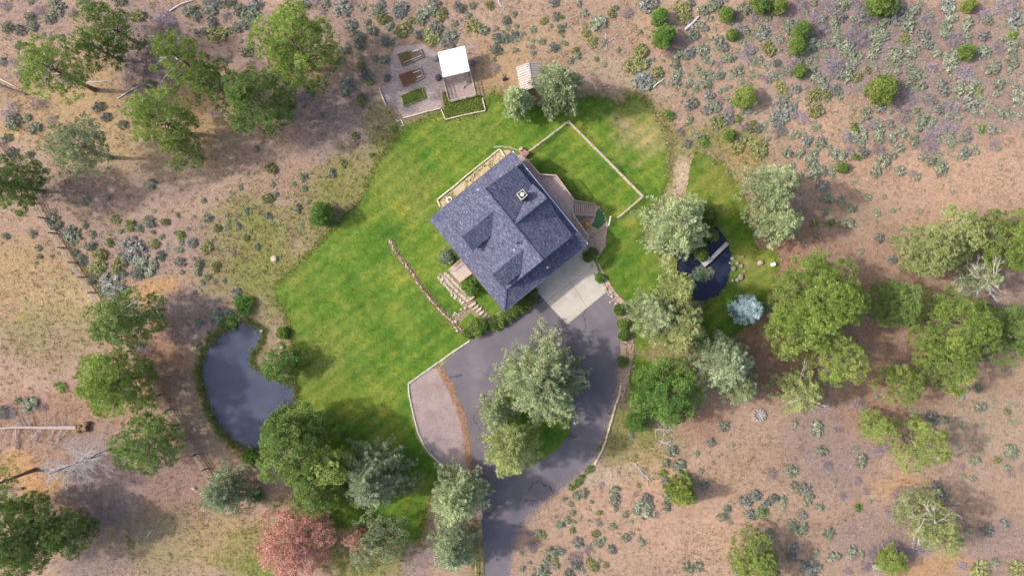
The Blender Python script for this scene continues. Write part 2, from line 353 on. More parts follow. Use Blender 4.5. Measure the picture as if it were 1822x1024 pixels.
f1 = noise(t, 1.7, 9, .82, co); f2 = noise(t, 6.5, 6, .85, co, .8); f3 = noise(t, .6, 4, .6, co)
c = mix(t, 1.0, a.outputs["Color"], ramp(t, f1, [(.34, (.62, .59, .58)), (.5, (1, 1, 1)), (.66, (1.25, 1.22, 1.18))]), 'MULTIPLY')
c = mix(t, 1.0, c, ramp(t, f2, [(.34, (.42, .38, .35)), (.46, (.9, .9, .9)), (.58, (1.05, 1.05, 1.05)), (.68, (1.6, 1.55, 1.45))]), 'MULTIPLY')
t.links.new(c, b.inputs["Base Color"]); b.inputs["Roughness"].default_value = .95; b.inputs["Specular IOR Level"].default_value = .1
bump(t, b, mix(t, .5, f1, f2), .9, .16)
tag(link("ground", me, m), kind='structure')

# ---- water
def water(name, loop, z, col, rough, col2=None):
    m, t, b = newmat(name); co = obco(t); f = noise(t, .12, 3, .5, co, .4)
    t.links.new(ramp(t, f, [(.35, col), (.68, col2 or col)]), b.inputs["Base Color"])
    b.inputs["Roughness"].default_value = rough; b.inputs["IOR"].default_value = 1.33; b.inputs["Specular IOR Level"].default_value = .8
    bump(t, b, noise(t, 3, 3, .6, co), .12, .03)
    big = [(p[0] + (p[0] - cx_) * .06, p[1] + (p[1] - cy_) * .06) for cx_, cy_ in [np.mean(np.array(loop), 0)] for p in loop]
    return sheet("pond_water", big, z, m)
def grow(loop, d):
    n = len(loop); out = []; ar = sum(loop[i][0] * loop[(i + 1) % n][1] - loop[(i + 1) % n][0] * loop[i][1] for i in range(n)); sg = 1 if ar > 0 else -1
    for i in range(n):
        ax_, ay_ = loop[i - 1]; bx_, by_ = loop[(i + 1) % n]; dx, dy = bx_ - ax_, by_ - ay_; L = math.hypot(dx, dy) + 1e-9
        out.append((loop[i][0] + sg * dy / L * d, loop[i][1] - sg * dx / L * d))
    return out
def watermat(name, c1, c2, rough=.12, op=.9):
    m, t, b = newmat(name); co = obco(t); f = noise(t, .1, 4, .6, co, .5)
    t.links.new(ramp(t, f, [(.35, c1), (.65, c2)]), b.inputs["Base Color"])  # paler noise patches put faint cloud reflections into the water colour
    b.inputs["Roughness"].default_value = rough; b.inputs["IOR"].default_value = 1.33
    bump(t, b, noise(t, 2.5, 3, .6, co), .1, .02)
    tr = nd(t, "ShaderNodeBsdfTransparent"); tr.inputs[0].default_value = (.75, .8, .8, 1); mx = nd(t, "ShaderNodeMixShader"); mx.inputs[0].default_value = op
    t.links.new(tr.outputs[0], mx.inputs[1]); t.links.new(b.outputs[0], mx.inputs[2]); t.links.new(mx.outputs[0], t.nodes["Material Output"].inputs[0]); return m
sheet("pond_water", grow(P1, .35), -.12, watermat("water_slate", (.050, .066, .115), (.105, .115, .165), .15, .8))
sheet("pond_water", grow(P2, .35), -.14, watermat("water_navy", (.016, .022, .05), (.03, .038, .07), .12, .88))

# ---- lawns
m, t, b = newmat("lawn_grass"); co = obco(t)
f1 = noise(t, .14, 5, .62, co, .3); f2 = noise(t, 1.3, 6, .7, co); f3 = noise(t, 11, 4, .8, co)
c = ramp(t, f1, [(.36, (.058, .130, .018)), (.48, (.085, .168, .022)), (.58, (.128, .198, .030)), (.70, (.235, .25, .042))])
c = mix(t, ramp(t, noise(t, .42, 5, .7, co, .8), [(.48, (0, 0, 0)), (.68, (.6, .6, .6))]), c, (.18, .205, .035))
for px_, py_, rad_, colr, st_ in ((1150,238,5.2,(.34,.27,.13),.8),(1118,212,4.2,(.24,.22,.07),.8),(1290,325,6.5,(.21,.20,.055),.8),(835,212,5,(.20,.21,.055),.6),(1192,442,4.2,(.30,.25,.12),.8),(690,315,6,(.20,.21,.055),.6),(560,640,9,(.17,.185,.05),.6),(1110,235,2,(.30,.22,.15),.7),(1340,470,4,(.26,.22,.08),.7),(1130,395,2.5,(.2,.2,.06),.5),(530,480,5,(.16,.185,.045),.6),(748,340,4,(.22,.215,.06),.6)):
    x_, y_, _ = G(px_, py_); dn_ = nd(t, 'ShaderNodeVectorMath', operation='DISTANCE'); wn_ = nd(t, 'ShaderNodeVectorMath', operation='MULTIPLY_ADD'); nz_ = nd(t, 'ShaderNodeTexNoise'); nz_.inputs['Scale'].default_value = .35; nz_.inputs['Detail'].default_value = 6; t.links.new(co, nz_.inputs['Vector'])
    t.links.new(nz_.outputs['Color'], wn_.inputs[0]); wn_.inputs[1].default_value = (9, 9, 0); t.links.new(co, wn_.inputs[2]); t.links.new(wn_.outputs[0], dn_.inputs[0]); dn_.inputs[1].default_value = (x_ + 4.5, y_ + 4.5, .006)
    dv_ = nd(t, 'ShaderNodeMath', operation='DIVIDE'); t.links.new(dn_.outputs['Value'], dv_.inputs[0]); dv_.inputs[1].default_value = rad_
    c = mix(t, ramp(t, dv_.outputs[0], [(.15, (st_,) * 3), (1, (0, 0, 0))]), c, colr)
c = mix(t, 1, c, ramp(t, f2, [(.3, (.66, .74, .6)), (.5, (1, 1, 1)), (.72, (1.45, 1.22, 1.3))]), 'MULTIPLY')
c = mix(t, 1, c, ramp(t, f3, [(.3, (.55, .6, .5)), (.5, (1, 1, 1)), (.72, (1.4, 1.3, 1.3))]), 'MULTIPLY')
mp = nd(t, "ShaderNodeMapping"); mp.inputs["Rotation"].default_value = (0, 0, math.radians(52)); t.links.new(co, mp.inputs[0])
wv = nd(t, "ShaderNodeTexWave"); wv.inputs["Scale"].default_value = .16; wv.inputs["Distortion"].default_value = 1.0; wv.inputs["Detail"].default_value = 3; t.links.new(mp.outputs[0], wv.inputs[0])
c = mix(t, 1, c, ramp(t, wv.outputs["Fac"], [(0, (.86, .91, .86)), (1, (1.14, 1.08, 1.1))]), 'MULTIPLY')
t.links.new(c, b.inputs["Base Color"]); b.inputs["Roughness"].default_value = .9; b.inputs["Specular IOR Level"].default_value = .12
bump(t, b, mix(t, .5, f2, f3), .8, .09); lawnm = m
def edge(pxs, step=.3, amp=.28, seed=5): return jitter_loop(GP(pxs), step, amp, seed)
sheet("lawn", edge(lawn_px), .006, lawnm); sheet("lawn", edge(lawn2_px, seed=8), .006, lawnm); sheet("lawn", edge(lawn3_px, seed=9), .006, lawnm)

# ---- driveway
m, t, b = newmat("asphalt"); co = obco(t); f1 = noise(t, .22, 6, .6, co, .6); f2 = noise(t, 14, 4, .8, co)
c = ramp(t, f1, [(.30, (.112, .101, .116)), (.52, (.138, .125, .142)), (.72, (.172, .158, .174))])
c = mix(t, 1, c, ramp(t, f2, [(.3, (.75, .75, .75)), (.7, (1.25, 1.25, 1.25))]), 'MULTIPLY')
vo = nd(t, "ShaderNodeTexVoronoi", feature='DISTANCE_TO_EDGE'); vo.inputs["Scale"].default_value = .13
dn = nd(t, "ShaderNodeTexNoise"); dn.inputs["Scale"].default_value = .7; dn.inputs["Detail"].default_value = 5; t.links.new(co, dn.inputs["Vector"])
vm = nd(t, "ShaderNodeVectorMath", operation='MULTIPLY_ADD'); t.links.new(dn.outputs["Color"], vm.inputs[0]); vm.inputs[1].default_value = (2.6, 2.6, 0); t.links.new(co, vm.inputs[2])
t.links.new(vm.outputs[0], vo.inputs["Vector"])
cr = ramp(t, vo.outputs["Distance"], [(.0, (1, 1, 1)), (.006, (1, 1, 1)), (.011, (0, 0, 0))])
ck = ramp(t, noise(t, .25, 2, .5, co), [(.50, (0, 0, 0)), (.56, (.85, .85, .85))])
c = mix(t, mix(t, 1, cr, ck, 'MULTIPLY'), c, (.045, .038, .045))
t.links.new(c, b.inputs["Base Color"]); b.inputs["Roughness"].default_value = .85; b.inputs["Specular IOR Level"].default_value = .25; bump(t, b, f2, .3, .02)
sheet("driveway", jitter_loop(GP(drive_px), .4, .07, 4), .012, m)
mg, t, b = newmat("gravel"); co = obco(t); f1 = noise(t, .5, 6, .7, co); f2 = noise(t, 7, 5, .85, co)
c = ramp(t, f1, [(.3, (.23, .165, .155)), (.5, (.30, .23, .22)), (.7, (.37, .29, .27))])
c = mix(t, 1, c, ramp(t, f2, [(.3, (.55, .5, .5)), (.5, (1, 1, 1)), (.7, (1.45, 1.4, 1.4))]), 'MULTIPLY')
t.links.new(c, b.inputs["Base Color"]); b.inputs["Roughness"].default_value = .95; bump(t, b, f2, .9, .08)
sheet("gravel_parking_area", jitter_loop(GP(gravel_px), .5, .05, 4), .018, mg)
sheet("planted_island", jitter_loop(GP(island_px), .4, .12, 4), .020, lawnm)
m, t, b = newmat("concrete_slab"); co = obco(t); f1 = noise(t, .5, 7, .65, co); f2 = noise(t, 12, 4, .8, co)
c = ramp(t, f1, [(.3, (.37, .335, .29)), (.7, (.50, .455, .40))]); c = mix(t, 1, c, ramp(t, f2, [(.3, (.86, .86, .86)), (.7, (1.1, 1.1, 1.1))]), 'MULTIPLY')
t.links.new(c, b.inputs["Base Color"]); b.inputs["Roughness"].default_value = .85; bump(t, b, f2, .2, .01); slabm = m
a_, b_, c_, d_ = [Vector(G(*p)) for p in pad_px]                 # four slabs with open joints
mb = MB()
def lerp2(u, v): return a_.lerp(b_, u).lerp(d_.lerp(c_, u), v)
for u0, u1 in ((0, .485), (.491, 1)):
    for v0, v1 in ((0, .497), (.503, 1)):
        mb.prism([(*lerp2(u, v).xy, .045) for u, v in ((u0, v0), (u1, v0), (u1, v1), (u0, v1))], .06)
tag(mb.build("garage_apron", slabm), kind='structure')
mg2 = plain("gravel_garden", (.20, .15, .14), (.44, .36, .33), 3.2, .95, .9, 8, bd=.08)
sheet("garden_gravel", jitter_loop(GP(garden_px), .4, .16, 4), .010, mg2)
mp_ = plain("pen_soil", (.24, .18, .165), (.40, .31, .29), 3, .95, .9, 8, bd=.06)
sheet("pen_soil", GP(pen_px), .016, mp_)
sheet("lawn", jitter_loop(GP([Z6(335,700),Z6(380,650),Z6(430,620),Z6(485,655),Z6(495,710),Z6(440,735),Z6(370,745)]), .3, .12, 3), .024, lawnm)
# dirt beds round the house
bedm = plain("bed_mulch", (.30, .20, .15), (.54, .40, .31), 3.5, .95, .9, 8, bd=.08)
sheet("planting_bed", jitter_loop(GP([(781,358),(888,267),(906,266),(918,276),(850,330),(790,380),(784,368)]), .4, .1, 3), .012, plain("bed_dry", (.36, .27, .17), (.58, .47, .31), 3, .95, .8, 8, bd=.06))
sheet("planting_bed", jitter_loop(GP([Z5(1310,690),Z5(1390,680),Z5(1500,600),Z5(1560,630),Z5(1600,720),Z5(1620,790),(1079,410),(1078,438),(1060,462),(1075,487),(1092,515),(1110,536),(1122,575),(1128,620),(1118,680),(1108,705),(1100,700),(1104,640),(1104,595),(1100,560),(1090,528),(1081,512),(1062,460),(1046,436),(1030,400)]), .4, .12, 3), .016, bedm)
sheet("planting_bed", jitter_loop(GP([Z6(600,650),Z6(690,600),Z6(960,410),Z6(1010,450),Z6(990,530),Z6(830,640),Z6(680,750),Z6(600,760)]), .4, .08, 3), .018, bedm)
sheet("planting_bed", jitter_loop(GP([Z6(140,270),Z6(250,280),Z6(330,360),Z6(400,470),Z6(480,520),Z6(560,600),Z6(600,660),Z6(590,720),Z6(540,760),Z6(480,700),Z6(370,720),Z6(330,700),Z6(260,650),Z6(380,580),Z6(290,490),Z6(200,390)]), .4, .1, 3), .014, plain("bed_stone_dust", (.15, .12, .07), (.34, .26, .18), 4, .95, .9, 8, bd=.08))
sheet("ornamental_turf", jitter_loop(GP([Z5(1520,650),Z5(1560,625),Z5(1590,700),Z5(1600,760),Z5(1540,815),Z5(1470,790),Z5(1500,740)]), .3, .08, 3), .022, plain("turf_dark", (.035, .10, .04), (.07, .17, .07), 9, .95, .5))

# ------------------------------------------------------------------ the house
HC = Vector((-.54, 7.98, 0)); U = Vector((.630, -.776, 0)); Vv = Vector((.776, .630, 0))
def H(u, v, z): return tuple(HC + U * u + Vv * v + Vector((0, 0, z)))
def local(pts): return [H(*p) for p in pts]
m, t, b = newmat("shingles"); co = obco(t); mp = nd(t, "ShaderNodeMapping"); mp.inputs["Rotation"].default_value = (0, 0, math.radians(51)); t.links.new(co, mp.inputs[0])
br = nd(t, "ShaderNodeTexBrick"); br.inputs["Scale"].default_value = 1; br.inputs["Brick Width"].default_value = .42; br.inputs["Row Height"].default_value = .17
br.inputs["Mortar Size"].default_value = .012; br.inputs["Color1"].default_value = (.075, .082, .135, 1); br.inputs["Color2"].default_value = (.135, .143, .212, 1); br.inputs["Mortar"].default_value = (.055, .06, .095, 1)
t.links.new(mp.outputs[0], br.inputs["Vector"])
f2 = noise(t, 9, 3, .8, co); f1 = noise(t, .5, 4, .6, co)
sp = nd(t, "ShaderNodeTexVoronoi"); sp.inputs["Scale"].default_value = 6.5; t.links.new(mp.outputs[0], sp.inputs["Vector"]); sx = nd(t, "ShaderNodeSeparateColor"); t.links.new(sp.outputs["Color"], sx.inputs[0])
c = mix(t, 1, br.outputs["Color"], ramp(t, sx.outputs[0], [(.0, (.60, .60, .66)), (.6, (1, 1, 1)), (.88, (1.08, 1.08, 1.06)), (.95, (1.6, 1.52, 1.38))]), 'MULTIPLY')
c = mix(t, 1, c, ramp(t, f1, [(.3, (.88, .88, .92)), (.7, (1.14, 1.12, 1.08))]), 'MULTIPLY')
t.links.new(c, b.inputs["Base Color"]); b.inputs["Roughness"].default_value = .85; b.inputs["Specular IOR Level"].default_value = .2; bump(t, b, mix(t, .5, br.outputs["Fac"], f2), .5, .03); shing = m
house = empty("house", (HC.x, HC.y, 0), "house with a blue grey shingle roof, two front dormers and a rear deck", "house")
ZE, SL, ZR, VR, UE, VE, UG = 4.6, .51, 9.0, 1.0, 8.45, 7.6, 6.25
def zm(v): return ZR - abs(v - VR) * SL                                    # height of the main slopes
VN = 6.65                                                                  # main eave on the deck side
fl = MB()                                                                  # walls
WU, WV = 7.85, 7.0
def wall(mb, p, q, z0, z1, th=.2):
    p = Vector((*p, 0)); q = Vector((*q, 0)); d = (q - p).normalized(); n = Vector((-d.y, d.x, 0)) * th
    A = [H(*(p).xy, z0), H(*(q).xy, z0), H(*(q + n).xy, z0), H(*(p + n).xy, z0)]; mb.prism(A, z1 - z0, up=True)
wl = MB()
wall(wl, (-WU, -WV), (WU, -WV), 0, 4.75); wall(wl, (WU, -WV), (WU, WV), 0, 4.75); wall(wl, (WU, WV), (-WU, WV), 0, 4.75); wall(wl, (-WU, WV), (-WU, -WV), 0, 4.75)
for s in (-1, 1):                                                           # gable ends above the skirt roofs
    ug = s * (UG - .35)
    P = [(ug, -6.0, 5.2), (ug, VN - .4, 5.2), (ug, VN - .4, zm(VN - .4) - .18), (ug, VR, ZR - .2), (ug, -6.0, zm(-6.0) - .18)]
    A = [H(*p) for p in P]; B = [H(p[0] - s * .2, p[1], p[2]) for p in P]; n = len(wl.v); wl.v += A + B
    wl.f += [list(range(n, n + 5)), list(range(n + 9, n + 4, -1))] + [[n + i, n + 5 + i, n + 5 + (i + 1) % 5, n + (i + 1) % 5] for i in range(5)]
wall(wl, (UG - .5, VN - .5), (-UG + .5, VN - .5), 4.7, zm(VN - .5) - .2)
wl.build("wall", siding, house)
rf = MB()
def slab(pts, th=.16): rf.prism(local(pts), th)
zn = zm(VN)
slab([(-UG, VR, ZR), (-UG, -6.2, zm(-6.2)), (-UE, -VE - .6 + .0, zm(-8.2) + .0), (UE, -8.2, zm(-8.2)), (UG, -6.2, zm(-6.2)), (UG, VR, ZR)]) if False else None
ve = VR - (ZR - ZE) / SL                                                    # front eave line
slab([(-UG, VR, ZR), (-UG, ve, ZE), (UG, ve, ZE), (UG, VR, ZR)])
slab([(-UG, VN, zn), (-UG, VR, ZR + .002), (UG, VR, ZR + .002), (UG, VN, zn)])
kz = ZE + .51 * 2.2
for s in (-1, 1):                                                           # skirt roofs under the gable ends
    uo, ui = s * UE, s * (UE - 2.2)
    hz = ZE + .51 * 2.2
    P = [(ui, ve + 2.2, hz), (uo, ve, ZE), (uo, VE, ZE), (ui, VE, hz)]
    Q = [(ui, ve, ZE), (uo, ve, ZE), (ui, ve + 2.2, hz)]
    slab(P); slab(Q)
    slab([(s * (UG - .6), ve + 2.2, hz + .3), (ui, ve + 2.2, hz), (ui, VN - .1, hz), (s * (UG - .6), VN - .1, hz + .3)])
slab([(-UG + .1, VE, ZE + .02), (-UG + .1, VN - .6, ZE + .52), (UG - .1, VN - .6, ZE + .52), (UG - .1, VE, ZE + .02)])
# cross gable on the deck side
gz = ZR - .05; hw = 2.85; ce = zm(VN) + .1; 
for s in (-1, 1):
    slab([(0, VR + .05, gz), (0, VN + .12, gz), (s * hw, VN + .12, ce), (s * hw, VN - .5, ce)])
rmain = rf.build("roof", shing, house)
# ridge caps, raised a little
def cap(p, q): rc = MB(); rc.bar(H(*p), H(*q), .26, .05); rc.build("ridge_cap", shing, rmain)
cap((-UG, VR, ZR + .03), (UG, VR, ZR + .03)); cap((0, VR, gz + .03), (0, VN + .1, gz + .03))
for s in (-1, 1): cap((s * UE, ve, ZE + .02), (s * (UE - 2.2), ve + 2.2, kz + .03))
# front dormers
for dc in (-3.15, 3.40):
    dz = zm(.05); vf = -5.6; hw2 = 2.3; de = dz - hw2 * SL
    d = bpy.data.objects.new("dormer", None); COL.objects.link(d); d.parent = house
    r2 = MB()
    for s in (-1, 1): r2.prism(local([(dc, .05, dz), (dc, vf, dz), (dc + s * hw2, vf, de), (dc + s * hw2, .05 - hw2, de)]), .14)
    r2.build("dormer_roof", shing, d)
    w2 = MB(); iw = hw2 - .3; fv = vf + .35; base = zm(fv) - .3
    P = [(dc - iw, fv, base), (dc + iw, fv, base), (dc + iw, fv, dz - iw * SL - .15), (dc, fv, dz - .16), (dc - iw, fv, dz - iw * SL - .15)]
    A = [H(*p) for p in P]; B = [H(p[0], p[1] + .15, p[2]) for p in P]; n = len(w2.v); w2.v += A + B
    w2.f += [list(range(n + 4, n - 1, -1)), list(range(n + 5, n + 10))] + [[n + i, n + (i + 1) % 5, n + 5 + (i + 1) % 5, n + 5 + i] for i in range(5)]
    for s in (-1, 1):
        x = dc + s * iw; P = [(x, fv + .15, base), (x, fv + .15, de + (hw2 - iw) * SL - .15), (x, .05 - hw2, de + (hw2 - iw) * SL - .15)]
        A = [H(*p) for p in P]; B = [H(p[0] - s * .12, p[1], p[2]) for p in P]; n = len(w2.v); w2.v += A + B
        w2.f += [[n, n + 1, n + 2], [n + 5, n + 4, n + 3]] + [[n + i, n + (i + 1) % 3, n + 3 + (i + 1) % 3, n + 3 + i] for i in range(3)]
    w2.build("dormer_wall", siding, d)
    g = MB(); g.prism(local([(dc - .8, fv - .03, base + .9), (dc + .8, fv - .03, base + .9), (dc + .8, fv + .05, base + .9), (dc - .8, fv + .05, base + .9)]), 1.1, up=True); g.build("window", glass, d)
# fascia and gutters
fa = MB()
def fas(p, q, w=.07, h=.2): fa.bar(H(*p), H(*q), w, h)
fas((-UE, ve - .04, ZE - .09), (UE, ve - .04, ZE - .09)); fas((UE + .04, ve, ZE - .09), (UE + .04, VE, ZE - .09)); fas((-UE - .04, ve, ZE - .09), (-UE - .04, VE, ZE - .09))
fa.build("fascia", plain("fascia_grey", (.10, .10, .13), (.14, .14, .18), 4), house)
gt = MB(); gt.bar(H(-UE, VE + .06, ZE - .02), H(UE, VE + .06, ZE - .02), .12, .12); gt.build("gutter", white, house)
# chimney with its cap
cz = zm(4.4); ch = MB(); p = H(-2.4, 4.4, 0); rz = math.atan2(U.y, U.x)
ch.box((p[0], p[1], (cz - .6 + 9.05) / 2), (.98, .98, 9.05 - cz + .6), rz); cho = ch.build("chimney", plain("chimney_siding", (.30, .27, .26), (.42, .38, .36), 4, .8, .2), rmain)
c2 = MB(); c2.box((p[0], p[1], 9.08), (1.04, 1.04, .06), rz); c2.build("chimney_rim", wood_dark, house)
c2 = MB(); 
for dx, dy, sx, sy in ((0, .49, 1.08, .1), (0, -.49, 1.08, .1), (.49, 0, .1, .9), (-.49, 0, .1, .9)):
    c2.box((p[0] + dx * math.cos(rz) - dy * math.sin(rz), p[1] + dx * math.sin(rz) + dy * math.cos(rz), 9.16), (sx, sy, .1), rz)
c2.build("chimney_frame", concrete, house)
c2 = MB(); c2.tube([(p[0], p[1], 9.1), (p[0], p[1], 9.32), (p[0], p[1], 9.40)], [.2, .2, .27], 14); c2.build("flue", white, house)
# roof vents
for (zx, zy), dark in (((400, 680), 0), ((835, 938), 1), ((803, 997), 0), ((490, 478), 0)):
    px, py = Z5(zx, zy); x, y, _ = G(px, py, 7.4); rel = Vector((x, y, 0)) - HC; z = zm(rel.dot(Vv)); x, y, _ = G(px, py, z)
    mbv = MB(); mbv.tube([(x, y, z - .1), (x, y, z + .28), (x, y, z + .34)], [.10, .10, .17], 10); mbv.build("roof_vent", black if dark else metal, house)
px, py = Z6(1092, 222); x, y, _ = G(px, py, 5.2); mbv = MB(); mbv.box((x, y, 5.42), (.3, .22, .16), rz); mbv.build("roof_vent", white, house)
# windows and doors in the walls
def opening(name, mat, face, a0, a1, z0, z1):
    g = MB(); o_, i_ = .04, .02
    if face == 'SE': P = [(WU - i_, a0), (WU + o_, a0), (WU + o_, a1), (WU - i_, a1)]
    if face == 'NW': P = [(-WU - o_, a0), (-WU + i_, a0), (-WU + i_, a1), (-WU - o_, a1)]
    if face == 'SW': P = [(a0, -WV - o_), (a1, -WV - o_), (a1, -WV + i_), (a0, -WV + i_)]
    if face == 'NE': P = [(a0, WV - i_), (a1, WV - i_), (a1, WV + o_), (a0, WV + o_)]
    g.prism(local([(x, y, z0) for x, y in P]), z1 - z0, up=True); return g.build(name, mat, house)
for a in (-1.2, 3.3): opening("garage_door", white, 'SE', a, a + 3.6, .05, 2.3)
for a in (-5.4, -3.2): opening("window", glass, 'SE', a, a + 1.3, 1.2, 2.4)
for a in (-6, -2.5, 3.2): opening("window", glass, 'NW', a, a + 1.6, 1.0, 2.4)
for a in (-6, -2.8, 1.8, 4.8): opening("window", glass, 'SW', a, a + 1.6, 1.6, 2.9)
opening("front_door", plain("door_red", (.25, .07, .05), (.3, .1, .07)), 'SW', -.4, .6, 1.0, 3.1)
for a in (-6, -1.5, 3.5): opening("window", glass, 'NE', a, a + 2.0, 2.5, 4.3)
# rear deck, 2.2 m up, with rail and stairs
DZ = 2.2
deck = bpy.data.objects.new("deck", None); COL.objects.link(deck); deck.parent = house
dp = [Z5(860,165),Z5(905,215),Z5(1025,350),Z5(1165,360),Z5(1320,572),Z5(1308,690),Z5(1442,885),Z5(1420,960)]
D = [G(x, y, DZ) for x, y in dp]; inner = [H(7.6, WV + .05, DZ), H(-8.2, WV + .05, DZ)]
mb = MB(); mb.prism(D + inner, .22); mb.build("deck_platform", wood_deck, deck)
mb = MB(); 
for i in range(len(D) - 1):
    if i == 4: continue
    p = Vector(D[i]); q = Vector(D[i + 1]); mb.bar(p + Vector((0, 0, 1)), q + Vector((0, 0, 1)), .16, .06); mb.bar(p + Vector((0, 0, .15)), q + Vector((0, 0, .15)), .06, .08)
    n = max(1, int((q - p).length / .16))
    for k in range(n + 1):
        r_ = p.lerp(q, k / n); mb.bar(r_ + Vector((0, 0, .1)), r_ + Vector((0, 0, 1)), .04, .04)
mb.build("deck_railing", wood_rail, deck)
for i in (0, 2, 3, 4, 5, 6): p = Vector(D[i]); mb = MB(); mb.bar((p.x, p.y, 0), (p.x, p.y, DZ - .2), .15, .15); mb.build("deck_post", wood_rail, deck)
A0 = Vector(D[4]); A1 = Vector(D[5]); B0 = Vector(G(*Z5(1500, 602), .2)); B1 = Vector(G(*Z5(1495, 706), .2))
mb = MB(); nst = 11
for k in range(nst):
    u0, u1 = (k + .04) / nst, (k + .74) / nst; z = DZ - (k + 1) * DZ / (nst + 1)
    P = [A0.lerp(B0, u0), A0.lerp(B0, u1), A1.lerp(B1, u1), A1.lerp(B1, u0)]; mb.prism([(p.x, p.y, z) for p in P], .05)
mb.build("stair_treads", wood_rail, deck)
mb = MB()
for a, b__ in ((A0, B0), (A1, B1)):
    mb.bar(a + Vector((0, 0, -.15)), Vector((b__.x, b__.y, .1)), .08, .26); mb.bar(a + Vector((0, 0, .95)), Vector((b__.x, b__.y, 1.05)), .10, .06)
    for k in range(6): r_ = a.lerp(Vector((b__.x, b__.y, .2)), k / 5); mb.bar(r_ + Vector((0, 0, -.1)), r_ + Vector((0, 0, .95)), .07, .07)
mb.build("stair_railing", wood_rail, deck)
# front landing
L = [G(*Z6(x, y), 1.0) for x, y in ((232,250),(330,160),(432,278),(332,352))]
fl_ = bpy.data.objects.new("front_landing", None); COL.objects.link(fl_); fl_.parent = house
far1 = [H(x, -WV, 1.0) for x in (0,)]
Lv = [Vector(p) for p in L]; dv = (Lv[3] - Lv[0]).normalized()
mb = MB(); ext = (Lv[2] - Lv[3]).normalized() * .9; wid = (Lv[1] - Lv[0]); 
for k in range(9):                                                          # boards with open gaps
    a0 = (k + .05) / 9; a1 = (k + .93) / 9; e0 = Lv[1].lerp(Lv[2] , 0)
    P = [Lv[0].lerp(Lv[3], a0), Lv[0].lerp(Lv[3], a1), Lv[1].lerp(Lv[2], a1) + ext, Lv[1].lerp(Lv[2], a0) + ext]; mb.prism([tuple(p) for p in P], .05)
mb.build("landing_boards", plain("landing_wood", (.38, .30, .27), (.56, .46, .42), 5, .85, .3), fl_)
mb = MB()
for p, q in ((Lv[0], Lv[1] + ext * .8), (Lv[3], Lv[2] + ext * .8)):
    mb.bar(p + Vector((0, 0, .92)), q + Vector((0, 0, .92)), .13, .06)
    for k in range(4): r_ = p.lerp(q, k / 3); mb.bar((r_.x, r_.y, 0), (r_.x, r_.y, 1.9), .09, .09)
mb.build("landing_railing", plain("landing_rail", (.42, .24, .18), (.55, .35, .27), 5), fl_)

# ------------------------------------------------------------------ trees
def crown_boughs(rng, Rr, h, z0, dens=1.0, tr=.40, nbf=1.0, big=.30, top=2.2):
    """boughs standing out from the trunk, each a dome covered with tufts; returns tuft centres, directions, radii, tints and the limbs"""
    limbs = []; P, O, RR, TT = [], [], [], []; nb = int((22 + 4.2 * Rr) * nbf * (.35 + .65 * dens)); asym = [rng.uniform(.78, 1.14) for _ in range(7)]
    for i in range(nb):
        t_ = 1 - ((i + rng.random() * .8) / nb) ** .85; az = i * 2.399 + rng.uniform(-.45, .45); rb = max(.45, Rr * rng.uniform(.6, 1.15) * big)
        prof = math.sqrt(max(0, 1 - (max(0, t_ - .3) / .7) ** top)) * (.80 + .20 * min(1, t_ / .3)); am = asym[int((az % 6.283) / 6.2832 * 7) % 7]
        q = max(0, Rr * prof * am - rb * .75) * (rng.uniform(.75, 1.06) if rng.random() < .72 else rng.uniform(.25, .7)); z = z0 + (h - rb * .5 - z0) * t_
        c = Vector((math.cos(az) * q, math.sin(az) * q, z)); limbs.append((Vector((0, 0, max(.2, z - .25 * q - .3))), c, .04 + .02 * q)); bt = rng.uniform(0, .34); ex = rng.uniform(1.0, 1.35)
        n = max(6, int(3.0 * (rb / tr) ** 2 * (.3 + .7 * dens)))
        for k in range(n):
            d = Vector((rng.gauss(0, 1) + math.cos(az) * .35, rng.gauss(0, 1) + math.sin(az) * .35, abs(rng.gauss(.25, .8)) - .18)).normalized(); s_ = rb * rng.uniform(.62, 1.08)
            e = Vector((d.x * s_, d.y * s_, d.z * s_ * .72)); rad = e.x * math.cos(az) + e.y * math.sin(az); e += Vector((math.cos(az), math.sin(az), 0)) * rad * (ex - 1)
            P.append(tuple(c + e)); O.append(tuple((d + Vector((0, 0, .35))).normalized())); RR.append(tr * rng.uniform(.7, 1.25)); TT.append(bt + rng.uniform(0, .22))
    return np.array(P), np.array(O), np.array(RR), limbs, np.array(TT)
def tuft_leaves(rs, P, O, RR, n, Lf=1.0, Wf=.16, gl=.55, wmin=.07, TT=None):
    N = len(P) * n; p = np.repeat(P, n, 0); o = np.repeat(O, n, 0); r = np.repeat(RR, n)
    d = norm(rs.randn(N, 3) + o * 1.0); c = p + d * (r * gl * (0.7 + .5 * rs.rand(N)))[:, None]
    n0 = norm(rs.randn(N, 3) * .8 + o); base = np.repeat(rs.rand(len(P)), n) * .55 + .1
    base = base if TT is None else np.repeat(TT, n)
    tint = base + rs.rand(N) * .35 + np.clip(d[:, 2], 0, 1) * .0
    return c, norm(d + rs.randn(N, 3) * .35), n0, r * Lf, np.maximum(r * Wf, wmin), tint
